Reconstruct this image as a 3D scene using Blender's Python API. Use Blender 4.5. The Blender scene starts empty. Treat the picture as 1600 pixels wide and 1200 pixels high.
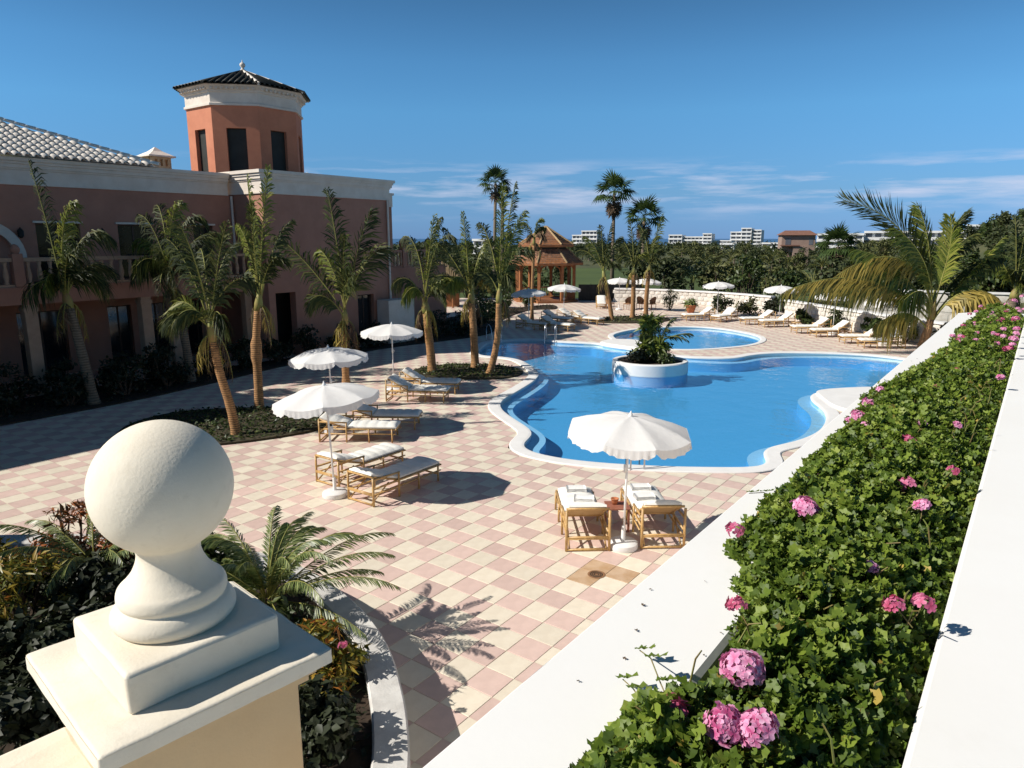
import bpy, bmesh, math, random
import numpy as np
from mathutils import Vector, Matrix
from mathutils.geometry import tessellate_polygon
R = math.radians
scene = bpy.context.scene
C = scene.collection

# ------------------------------------------------------------------ camera, sky, sun, exposure
cam_d = bpy.data.cameras.new('camera')
cam = bpy.data.objects.new('camera', cam_d); C.objects.link(cam)
cam.location = (0, 0, 5.0)
cam.rotation_euler = (R(90 - 11.587), 0, 0)
cam_d.sensor_width = 36.0; cam_d.lens = 25.02
cam_d.clip_start = 0.05; cam_d.clip_end = 60000
scene.camera = cam

SUN_EL, SUN_AZ = 38.5, 13.0           # elevation; light travels towards +x turned 13 degrees towards +y
ldir = Vector((math.cos(R(SUN_AZ)) * math.cos(R(SUN_EL)), math.sin(R(SUN_AZ)) * math.cos(R(SUN_EL)), -math.sin(R(SUN_EL))))
world = bpy.data.worlds.new('World'); scene.world = world; world.use_nodes = True
wn, wl = world.node_tree.nodes, world.node_tree.links
wn.clear()
w_out = wn.new('ShaderNodeOutputWorld'); w_bg = wn.new('ShaderNodeBackground')
sky = wn.new('ShaderNodeTexSky'); sky.sky_type = 'NISHITA'; sky.sun_disc = False
sky.sun_elevation = R(SUN_EL)
sky.sun_rotation = math.atan2(-ldir.x, -ldir.y)
sky.air_density = 1.0; sky.dust_density = 0.0; sky.ozone_density = 2.0; sky.altitude = 0
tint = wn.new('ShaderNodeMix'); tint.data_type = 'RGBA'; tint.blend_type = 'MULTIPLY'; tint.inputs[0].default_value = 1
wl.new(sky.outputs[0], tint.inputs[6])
# thin bands of cloud low over the horizon, all the way round
tc = wn.new('ShaderNodeTexCoord'); sep = wn.new('ShaderNodeSeparateXYZ'); wl.new(tc.outputs['Generated'], sep.inputs[0])
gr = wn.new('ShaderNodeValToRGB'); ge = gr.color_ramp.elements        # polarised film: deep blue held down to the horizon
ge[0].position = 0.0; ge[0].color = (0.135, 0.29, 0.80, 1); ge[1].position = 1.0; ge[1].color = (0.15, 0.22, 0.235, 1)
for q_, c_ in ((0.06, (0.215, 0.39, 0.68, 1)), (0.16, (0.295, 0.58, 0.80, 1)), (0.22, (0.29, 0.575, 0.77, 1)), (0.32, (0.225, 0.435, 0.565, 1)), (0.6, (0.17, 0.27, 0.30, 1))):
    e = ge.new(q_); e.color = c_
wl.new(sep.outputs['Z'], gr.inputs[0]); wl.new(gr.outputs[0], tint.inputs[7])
mp = wn.new('ShaderNodeMapping'); mp.inputs['Scale'].default_value = (6, 6, 62); mp.inputs['Location'].default_value = (3.1, 0.4, 0.3)
wl.new(tc.outputs['Generated'], mp.inputs[0])
cn = wn.new('ShaderNodeTexNoise'); cn.inputs['Scale'].default_value = 1.0; cn.inputs['Detail'].default_value = 7; cn.inputs['Roughness'].default_value = 0.6
wl.new(mp.outputs[0], cn.inputs['Vector'])
cr = wn.new('ShaderNodeValToRGB'); cr.color_ramp.elements[0].position = 0.48; cr.color_ramp.elements[1].position = 0.74
wl.new(cn.outputs['Fac'], cr.inputs[0])
er = wn.new('ShaderNodeValToRGB')
el = er.color_ramp.elements
el[0].position = 0.02; el[0].color = (0, 0, 0, 1); el[1].position = 0.055; el[1].color = (1, 1, 1, 1)
e = el.new(0.080); e.color = (1, 1, 1, 1); e = el.new(0.105); e.color = (0, 0, 0, 1)
wl.new(sep.outputs['Z'], er.inputs[0])
mm = wn.new('ShaderNodeMath'); mm.operation = 'MULTIPLY'; wl.new(cr.outputs[0], mm.inputs[0]); wl.new(er.outputs[0], mm.inputs[1])
mk = wn.new('ShaderNodeMath'); mk.operation = 'MULTIPLY'; mk.inputs[1].default_value = 0.8; wl.new(mm.outputs[0], mk.inputs[0])
cm = wn.new('ShaderNodeMix'); cm.data_type = 'RGBA'; cm.inputs[7].default_value = (4.6, 4.9, 6.1, 1)
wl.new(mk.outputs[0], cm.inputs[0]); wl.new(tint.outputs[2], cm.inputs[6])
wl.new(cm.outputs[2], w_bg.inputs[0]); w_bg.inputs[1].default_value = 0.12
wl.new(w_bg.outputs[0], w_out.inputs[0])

sun_d = bpy.data.lights.new('sun', 'SUN'); sun_d.energy = 4.9; sun_d.angle = R(0.53); sun_d.color = (1.0, 0.95, 0.87)
sun = bpy.data.objects.new('sun', sun_d); C.objects.link(sun)
sun.rotation_euler = ldir.to_track_quat('-Z', 'Y').to_euler(); sun.location = (-30, -5, 30)
scene.view_settings.view_transform = 'Standard'; scene.view_settings.look = 'None'
scene.view_settings.exposure = 0.27; scene.view_settings.gamma = 1.0
scene.render.resolution_x = 1024; scene.render.resolution_y = 768
scene.cycles.max_bounces = 8; scene.cycles.transparent_max_bounces = 12
scene.cycles.caustics_reflective = False; scene.cycles.caustics_refractive = False

# ------------------------------------------------------------------ materials
def _nodes(name):
    m = bpy.data.materials.new(name); m.use_nodes = True
    return m, m.node_tree.nodes, m.node_tree.links, m.node_tree.nodes['Principled BSDF']

def surf(name, c1, c2=None, scale=4.0, rough=0.7, bump=0.0, bscale=60.0, detail=5, lo=0.35, hi=0.65, spec=0.3, metal=0.0, rnd=0.0, stain=None):
    """noise-mottled paint / stone / wood; rnd = value change from piece to piece"""
    m, n, l, b = _nodes(name)
    b.inputs['Roughness'].default_value = rough; b.inputs['Specular IOR Level'].default_value = spec; b.inputs['Metallic'].default_value = metal
    c2 = c2 or tuple(x * 0.86 for x in c1)
    co = n.new('ShaderNodeTexCoord')
    ns = n.new('ShaderNodeTexNoise'); ns.inputs['Scale'].default_value = scale; ns.inputs['Detail'].default_value = detail; ns.inputs['Roughness'].default_value = 0.62
    l.new(co.outputs['Object'], ns.inputs['Vector'])
    r = n.new('ShaderNodeValToRGB'); r.color_ramp.elements[0].position = lo; r.color_ramp.elements[1].position = hi
    r.color_ramp.elements[0].color = (*c2, 1); r.color_ramp.elements[1].color = (*c1, 1)
    l.new(ns.outputs['Fac'], r.inputs[0])
    col = r.outputs[0]
    if stain:
        s2 = n.new('ShaderNodeTexNoise'); s2.inputs['Scale'].default_value = stain[1]; s2.inputs['Detail'].default_value = 8; s2.inputs['Roughness'].default_value = 0.7
        l.new(co.outputs['Object'], s2.inputs['Vector'])
        r2 = n.new('ShaderNodeValToRGB'); r2.color_ramp.elements[0].position = 0.56; r2.color_ramp.elements[1].position = 0.74
        l.new(s2.outputs['Fac'], r2.inputs[0])
        k = n.new('ShaderNodeMath'); k.operation = 'MULTIPLY'; k.inputs[1].default_value = stain[2]; l.new(r2.outputs[0], k.inputs[0])
        mx = n.new('ShaderNodeMix'); mx.data_type = 'RGBA'; mx.inputs[7].default_value = (*stain[0], 1)
        l.new(k.outputs[0], mx.inputs[0]); l.new(col, mx.inputs[6]); col = mx.outputs[2]
    if rnd:
        at = n.new('ShaderNodeAttribute'); at.attribute_name = 'rnd'
        oi = n.new('ShaderNodeObjectInfo')
        ad = n.new('ShaderNodeMath'); ad.operation = 'ADD'; l.new(at.outputs['Fac'], ad.inputs[0]); l.new(oi.outputs['Random'], ad.inputs[1])
        fr = n.new('ShaderNodeMath'); fr.operation = 'FRACT'; l.new(ad.outputs[0], fr.inputs[0])
        mr = n.new('ShaderNodeMapRange'); mr.inputs[3].default_value = 1 - rnd; mr.inputs[4].default_value = 1 + rnd
        l.new(fr.outputs[0], mr.inputs[0])
        hs = n.new('ShaderNodeHueSaturation'); l.new(mr.outputs[0], hs.inputs['Value']); l.new(col, hs.inputs['Color']); col = hs.outputs[0]
    l.new(col, b.inputs['Base Color'])
    if bump:
        bn = n.new('ShaderNodeTexNoise'); bn.inputs['Scale'].default_value = bscale; bn.inputs['Detail'].default_value = 6
        l.new(co.outputs['Object'], bn.inputs['Vector'])
        bp = n.new('ShaderNodeBump'); bp.inputs['Strength'].default_value = bump; bp.inputs['Distance'].default_value = 0.01
        l.new(bn.outputs['Fac'], bp.inputs['Height']); l.new(bp.outputs[0], b.inputs['Normal'])
    return m

def leafmat(name, cols, trans=0.3, rough=0.5):
    """cols: dark to light; each leaf picks one by its own random value"""
    m, n, l, b = _nodes(name)
    at = n.new('ShaderNodeAttribute'); at.attribute_name = 'rnd'
    oi = n.new('ShaderNodeObjectInfo')
    k = n.new('ShaderNodeMath'); k.operation = 'MULTIPLY_ADD'; k.inputs[1].default_value = 0.22; k.inputs[2].default_value = -0.11
    l.new(oi.outputs['Random'], k.inputs[0])
    ad = n.new('ShaderNodeMath'); ad.operation = 'ADD'; l.new(at.outputs['Fac'], ad.inputs[0]); l.new(k.outputs[0], ad.inputs[1])
    r = n.new('ShaderNodeValToRGB'); els = r.color_ramp.elements
    els[0].position = 0; els[0].color = (*cols[0], 1); els[1].position = 1; els[1].color = (*cols[-1], 1)
    for i, c in enumerate(cols[1:-1]):
        e = els.new((i + 1) / (len(cols) - 1)); e.color = (*c, 1)
    l.new(ad.outputs[0], r.inputs[0])
    b.inputs['Roughness'].default_value = rough; b.inputs['Specular IOR Level'].default_value = 0.35
    l.new(r.outputs[0], b.inputs['Base Color'])
    t = n.new('ShaderNodeBsdfTranslucent'); l.new(r.outputs[0], t.inputs[0])
    ms = n.new('ShaderNodeMixShader'); ms.inputs[0].default_value = trans
    l.new(b.outputs[0], ms.inputs[1]); l.new(t.outputs[0], ms.inputs[2])
    l.new(ms.outputs[0], n['Material Output'].inputs[0])
    return m

def ringed(name, c1, c2, scale):
    m, n, l, b = _nodes(name)
    co = n.new('ShaderNodeTexCoord')
    w = n.new('ShaderNodeTexWave'); w.bands_direction = 'Z'; w.inputs['Scale'].default_value = scale; w.inputs['Distortion'].default_value = 2.5; w.inputs['Detail'].default_value = 3; w.inputs['Detail Scale'].default_value = 2
    l.new(co.outputs['Object'], w.inputs['Vector'])
    ns = n.new('ShaderNodeTexNoise'); ns.inputs['Scale'].default_value = 7; ns.inputs['Detail'].default_value = 6; l.new(co.outputs['Object'], ns.inputs['Vector'])
    ad = n.new('ShaderNodeMath'); ad.operation = 'MULTIPLY_ADD'; ad.inputs[1].default_value = 0.45; l.new(w.outputs['Fac'], ad.inputs[0])
    mu = n.new('ShaderNodeMath'); mu.operation = 'MULTIPLY'; mu.inputs[1].default_value = 0.75; l.new(ns.outputs['Fac'], mu.inputs[0]); l.new(mu.outputs[0], ad.inputs[2])
    r = n.new('ShaderNodeValToRGB'); r.color_ramp.elements[0].position = 0.25; r.color_ramp.elements[1].position = 0.75
    r.color_ramp.elements[0].color = (*c2, 1); r.color_ramp.elements[1].color = (*c1, 1)
    l.new(ad.outputs[0], r.inputs[0]); l.new(r.outputs[0], b.inputs['Base Color']); b.inputs['Roughness'].default_value = 0.85
    bp = n.new('ShaderNodeBump'); bp.inputs['Strength'].default_value = 0.6; bp.inputs['Distance'].default_value = 0.02
    l.new(ad.outputs[0], bp.inputs['Height']); l.new(bp.outputs[0], b.inputs['Normal'])
    return m

M = {}
M['white'] = surf('white_paint', (0.84, 0.83, 0.80), (0.815, 0.80, 0.765), 1.2, 0.75, 0.03, 50, stain=((0.66, 0.62, 0.55), 1.7, 0.20))
M['stucco'] = surf('stone_white_stucco', (0.81, 0.74, 0.61), (0.755, 0.675, 0.54), 7, 0.85, 0.09, 150, stain=((0.50, 0.43, 0.32), 22.0, 0.30))
M['cream'] = surf('cream_render', (0.66, 0.50, 0.30), (0.60, 0.44, 0.26), 4, 0.85, 0.1, 150, stain=((0.42, 0.32, 0.22), 4.0, 0.3))
M['trim'] = surf('pale_cornice', (0.74, 0.66, 0.57), (0.66, 0.57, 0.48), 2, 0.8, 0.12, 60, stain=((0.5, 0.42, 0.35), 1.6, 0.25))
M['salmon'] = surf('salmon_render', (0.43, 0.215, 0.15), (0.37, 0.18, 0.125), 1.2, 0.88, 0.2, 50, stain=((0.34, 0.16, 0.11), 0.9, 0.35))
M['red'] = surf('brick_red_render', (0.60, 0.235, 0.135), (0.53, 0.20, 0.115), 1.6, 0.88, 0.15, 50)
M['pink_tile'] = surf('pink_paving', (0.67, 0.495, 0.43), (0.60, 0.44, 0.38), 5, 0.6, 0.12, 45, rnd=0.09, stain=((0.46, 0.33, 0.27), 0.8, 0.3))
M['cream_tile'] = surf('cream_paving', (0.755, 0.675, 0.545), (0.69, 0.605, 0.48), 5, 0.6, 0.12, 45, rnd=0.06, stain=((0.58, 0.48, 0.36), 0.8, 0.3))
M['wet_tile'] = surf('damp_paving', (0.46, 0.29, 0.16), (0.60, 0.44, 0.30), 3, 0.35, 0.1, 45)
M['grout'] = surf('grout', (0.70, 0.60, 0.50), (0.58, 0.49, 0.41), 3, 0.85)
M['coping'] = surf('pool_coping_white', (0.82, 0.80, 0.77), (0.76, 0.74, 0.71), 2.2, 0.6, 0.1, 60, stain=((0.55, 0.52, 0.5), 1.3, 0.25))
M['kerb'] = surf('weathered_kerb', (0.66, 0.64, 0.60), (0.50, 0.48, 0.45), 5, 0.85, 0.35, 40, stain=((0.34, 0.32, 0.29), 2.5, 0.5))
M['baluster'] = surf('tan_baluster', (0.50, 0.325, 0.22), (0.43, 0.275, 0.185), 4, 0.85)
M['poolblue'] = surf('pool_mosaic', (0.11, 0.42, 0.74), (0.09, 0.37, 0.68), 26, 0.4, detail=8)
M['poolpale'] = surf('pool_ledge_mosaic', (0.40, 0.66, 0.90), (0.34, 0.60, 0.85), 20, 0.4, detail=8)
M['soil'] = surf('dark_soil', (0.055, 0.036, 0.024), (0.025, 0.018, 0.012), 6, 0.95, 0.9, 20)
M['shed'] = surf('leaf_litter', (0.07, 0.055, 0.03), (0.03, 0.028, 0.016), 9, 0.95, 0.9, 14)
M['bamboo'] = surf('bamboo_cane', (0.56, 0.36, 0.14), (0.40, 0.23, 0.08), 14, 0.4, 0.1, 40, spec=0.5)
M['teak'] = surf('brown_wood', (0.30, 0.16, 0.08), (0.20, 0.10, 0.05), 8, 0.55, 0.1, 40)
M['redwood'] = surf('red_slat_wood', (0.36, 0.14, 0.09), (0.26, 0.10, 0.06), 8, 0.6)
M['cushion'] = surf('white_cushion_cloth', (0.80, 0.78, 0.73), (0.72, 0.70, 0.64), 3, 0.9, 0.25, 25)
M['backcloth'] = surf('tan_sling_cloth', (0.55, 0.38, 0.19), (0.48, 0.32, 0.15), 3, 0.9)
M['towel'] = surf('white_towel', (0.82, 0.81, 0.78), (0.76, 0.75, 0.72), 20, 0.95, 0.5, 120)
M['pole'] = surf('white_pole', (0.80, 0.79, 0.77), (0.72, 0.71, 0.69), 4, 0.4)
M['pot'] = surf('terracotta', (0.50, 0.19, 0.08), (0.38, 0.13, 0.06), 6, 0.8, 0.2, 40)
M['chrome'] = surf('steel_rail', (0.55, 0.57, 0.6), (0.45, 0.47, 0.5), 3, 0.25, metal=1.0)
M['iron'] = surf('dark_iron', (0.025, 0.027, 0.025), (0.015, 0.016, 0.015), 5, 0.6)
M['glass'] = surf('dark_window_glass', (0.018, 0.022, 0.026), (0.010, 0.012, 0.014), 1, 0.08, spec=0.6)
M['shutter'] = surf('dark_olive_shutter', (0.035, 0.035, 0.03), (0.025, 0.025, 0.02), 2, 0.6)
M['frame'] = surf('dark_window_frame', (0.10, 0.06, 0.04), (0.07, 0.04, 0.03), 5, 0.6)
M['rooftile'] = surf('pale_clay_tile', (0.82, 0.75, 0.66), (0.74, 0.65, 0.56), 5, 0.75, 0.1, 30, rnd=0.10, stain=((0.50, 0.40, 0.33), 3.0, 0.25))
M['darktile'] = surf('dark_glazed_tile', (0.022, 0.024, 0.018), (0.012, 0.013, 0.011), 7, 0.5, rnd=0.3, stain=((0.09, 0.06, 0.035), 4.0, 0.4))
M['shingle'] = surf('brown_wood_shingle', (0.31, 0.165, 0.10), (0.17, 0.095, 0.06), 6, 0.85, 0.3, 30, rnd=0.32)
M['gazwood'] = surf('orange_stained_timber', (0.33, 0.135, 0.05), (0.24, 0.095, 0.04), 5, 0.6)
M['thatch'] = surf('pale_thatch', (0.50, 0.36, 0.20), (0.30, 0.20, 0.10), 18, 0.95, 0.8, 30, rnd=0.25)
M['rubble'] = surf('white_rubble_stone', (0.74, 0.70, 0.63), (0.58, 0.53, 0.46), 5, 0.85, 0.5, 20, rnd=0.14)
M['lawn'] = surf('golf_lawn', (0.075, 0.105, 0.028), (0.048, 0.075, 0.02), 0.08, 0.95, 0.6, 6, detail=9)
M['scrub'] = surf('dry_scrub_ground', (0.11, 0.105, 0.045), (0.05, 0.065, 0.025), 0.05, 0.95, 0.6, 4, detail=9)
M['sea'] = surf('sea_water', (0.05, 0.11, 0.22), (0.04, 0.095, 0.19), 0.002, 0.35)
M['trunk'] = ringed('palm_trunk', (0.44, 0.23, 0.09), (0.09, 0.05, 0.025), 5.5)
M['greytrunk'] = ringed('grey_palm_trunk', (0.20, 0.15, 0.10), (0.08, 0.06, 0.04), 4.0)
M['bark'] = surf('bark', (0.12, 0.085, 0.055), (0.06, 0.04, 0.03), 8, 0.95, 0.8, 20)
M['shaft'] = surf('green_crown_shaft', (0.24, 0.26, 0.07), (0.30, 0.19, 0.07), 5, 0.6, 0.2, 20)
M['rachis'] = surf('frond_stem', (0.26, 0.27, 0.06), (0.22, 0.19, 0.05), 5, 0.6)
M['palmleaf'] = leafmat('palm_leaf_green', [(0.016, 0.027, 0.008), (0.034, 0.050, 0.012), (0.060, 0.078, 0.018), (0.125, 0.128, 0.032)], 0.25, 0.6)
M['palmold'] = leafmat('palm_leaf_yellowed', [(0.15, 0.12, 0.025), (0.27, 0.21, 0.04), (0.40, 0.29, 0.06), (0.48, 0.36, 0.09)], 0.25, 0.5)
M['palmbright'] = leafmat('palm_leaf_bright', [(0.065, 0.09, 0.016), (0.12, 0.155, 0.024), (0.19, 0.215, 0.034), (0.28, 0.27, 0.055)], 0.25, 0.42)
M['deadleaf'] = leafmat('dry_palm_skirt', [(0.06, 0.04, 0.022), (0.11, 0.07, 0.04), (0.17, 0.11, 0.06)], 0.1, 0.8)
M['fanleaf'] = leafmat('fan_palm_leaf', [(0.026, 0.048, 0.014), (0.055, 0.09, 0.024), (0.10, 0.145, 0.04)], 0.25, 0.5)
M['cycadleaf'] = leafmat('cycad_leaf', [(0.045, 0.075, 0.022), (0.095, 0.135, 0.04), (0.18, 0.22, 0.07), (0.28, 0.31, 0.12)], 0.2, 0.38)
M['treeleaf'] = leafmat('tree_leaf', [(0.016, 0.024, 0.009), (0.030, 0.044, 0.014), (0.050, 0.064, 0.02), (0.085, 0.095, 0.03)], 0.15, 0.6)
M['treeleaf2'] = leafmat('olive_tree_leaf', [(0.036, 0.042, 0.015), (0.068, 0.078, 0.024), (0.11, 0.118, 0.036), (0.165, 0.165, 0.055)], 0.15, 0.6)
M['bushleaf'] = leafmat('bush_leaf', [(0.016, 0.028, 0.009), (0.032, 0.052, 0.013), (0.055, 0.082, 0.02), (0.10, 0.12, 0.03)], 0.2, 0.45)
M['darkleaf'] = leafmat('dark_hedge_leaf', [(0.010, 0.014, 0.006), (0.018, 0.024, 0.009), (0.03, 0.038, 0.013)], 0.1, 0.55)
M['croton'] = leafmat('croton_leaf', [(0.02, 0.03, 0.01), (0.04, 0.06, 0.015), (0.12, 0.13, 0.02), (0.30, 0.22, 0.03), (0.42, 0.10, 0.025)], 0.2, 0.4)
M['crotonred'] = leafmat('croton_leaf_red', [(0.03, 0.03, 0.01), (0.10, 0.05, 0.015), (0.34, 0.11, 0.03), (0.50, 0.16, 0.05)], 0.2, 0.4)
M['gerleaf'] = leafmat('geranium_leaf', [(0.038, 0.070, 0.011), (0.105, 0.165, 0.018), (0.22, 0.29, 0.038), (0.42, 0.45, 0.11)], 0.33, 0.5)
M['gerstem'] = surf('geranium_stem', (0.17, 0.20, 0.05), (0.20, 0.12, 0.05), 20, 0.6)
M['petal'] = leafmat('geranium_petal_pink', [(0.58, 0.09, 0.25), (0.75, 0.28, 0.47), (0.83, 0.44, 0.62), (0.88, 0.64, 0.77)], 0.25, 0.55)
M['petalred'] = leafmat('geranium_petal_magenta', [(0.44, 0.05, 0.12), (0.60, 0.14, 0.26), (0.72, 0.28, 0.42)], 0.25, 0.55)
M['farwhite'] = surf('far_white_wall', (0.76, 0.75, 0.73), (0.68, 0.67, 0.65), 0.2, 0.8)
M['farwin'] = surf('far_window', (0.16, 0.17, 0.19), (0.10, 0.11, 0.13), 0.5, 0.4)
M['brownwall'] = surf('brown_house_wall', (0.34, 0.24, 0.19), (0.28, 0.19, 0.15), 0.6, 0.85)
M['brownroof'] = surf('brown_house_roof', (0.24, 0.12, 0.085), (0.17, 0.085, 0.06), 2, 0.85)

def canvas():
    m, n, l, b = _nodes('white_canvas')
    b.inputs['Base Color'].default_value = (0.80, 0.79, 0.77, 1); b.inputs['Roughness'].default_value = 0.9
    co = n.new('ShaderNodeTexCoord'); ns = n.new('ShaderNodeTexNoise'); ns.inputs['Scale'].default_value = 3.5; ns.inputs['Detail'].default_value = 6
    l.new(co.outputs['Object'], ns.inputs['Vector'])
    bp = n.new('ShaderNodeBump'); bp.inputs['Strength'].default_value = 0.25; bp.inputs['Distance'].default_value = 0.06
    l.new(ns.outputs['Fac'], bp.inputs['Height']); l.new(bp.outputs[0], b.inputs['Normal'])
    t = n.new('ShaderNodeBsdfTranslucent'); t.inputs[0].default_value = (0.75, 0.74, 0.72, 1)
    ms = n.new('ShaderNodeMixShader'); ms.inputs[0].default_value = 0.2
    l.new(b.outputs[0], ms.inputs[1]); l.new(t.outputs[0], ms.inputs[2]); l.new(ms.outputs[0], n['Material Output'].inputs[0])
    return m
M['canvas'] = canvas()

def water():
    m, n, l, b = _nodes('clear_pool_water'); n.remove(b)
    co = n.new('ShaderNodeTexCoord')
    w1 = n.new('ShaderNodeTexNoise'); w1.inputs['Scale'].default_value = 1.1; w1.inputs['Detail'].default_value = 3
    w2 = n.new('ShaderNodeTexNoise'); w2.inputs['Scale'].default_value = 5.5; w2.inputs['Detail'].default_value = 2
    l.new(co.outputs['Object'], w1.inputs['Vector']); l.new(co.outputs['Object'], w2.inputs['Vector'])
    ad = n.new('ShaderNodeMath'); ad.operation = 'MULTIPLY_ADD'; ad.inputs[1].default_value = 0.18
    l.new(w2.outputs['Fac'], ad.inputs[0]); l.new(w1.outputs['Fac'], ad.inputs[2])
    bp = n.new('ShaderNodeBump'); bp.inputs['Strength'].default_value = 0.24; bp.inputs['Distance'].default_value = 0.12
    l.new(ad.outputs[0], bp.inputs['Height'])
    lw = n.new('ShaderNodeLayerWeight'); lw.inputs['Blend'].default_value = 0.5; l.new(bp.outputs[0], lw.inputs['Normal'])
    pw = n.new('ShaderNodeMath'); pw.operation = 'POWER'; pw.inputs[1].default_value = 5.0; l.new(lw.outputs['Facing'], pw.inputs[0])
    fr = n.new('ShaderNodeMath'); fr.operation = 'MULTIPLY_ADD'; fr.inputs[1].default_value = 0.95; fr.inputs[2].default_value = 0.02; l.new(pw.outputs[0], fr.inputs[0])
    tr = n.new('ShaderNodeBsdfTransparent'); tr.inputs[0].default_value = (0.82, 0.95, 0.99, 1)
    gl = n.new('ShaderNodeBsdfGlossy'); gl.inputs['Roughness'].default_value = 0.02; l.new(bp.outputs[0], gl.inputs['Normal'])
    ms = n.new('ShaderNodeMixShader'); l.new(fr.outputs[0], ms.inputs[0]); l.new(tr.outputs[0], ms.inputs[1]); l.new(gl.outputs[0], ms.inputs[2])
    l.new(ms.outputs[0], n['Material Output'].inputs[0])
    return m
M['water'] = water()

# ------------------------------------------------------------------ helpers
def tag(o, label=None, cat=None, group=None, kind=None):
    if label: o['label'] = label
    if cat: o['category'] = cat
    if group: o['group'] = group
    if kind: o['kind'] = kind
    return o

def empty(name, loc=(0, 0, 0), rz=0.0, label=None, cat=None, group=None, kind=None, parent=None):
    o = bpy.data.objects.new(name, None); C.objects.link(o)
    o.location = loc; o.rotation_euler = (0, 0, rz); o.empty_display_size = 0.1
    if parent: o.parent = parent
    return tag(o, label, cat, group, kind)

def link(name, me, parent=None, loc=None, rot=None, scale=None):
    o = bpy.data.objects.new(name, me); C.objects.link(o)
    if parent: o.parent = parent
    if loc is not None: o.location = loc
    if rot is not None: o.rotation_euler = rot
    if scale is not None: o.scale = scale if hasattr(scale, '__len__') else (scale,) * 3
    return o

def copy_tree(o, parent=None):
    c = o.copy(); C.objects.link(c)
    if parent: c.parent = parent
    for ch in list(o.children): copy_tree(ch, c)
    return c

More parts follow.
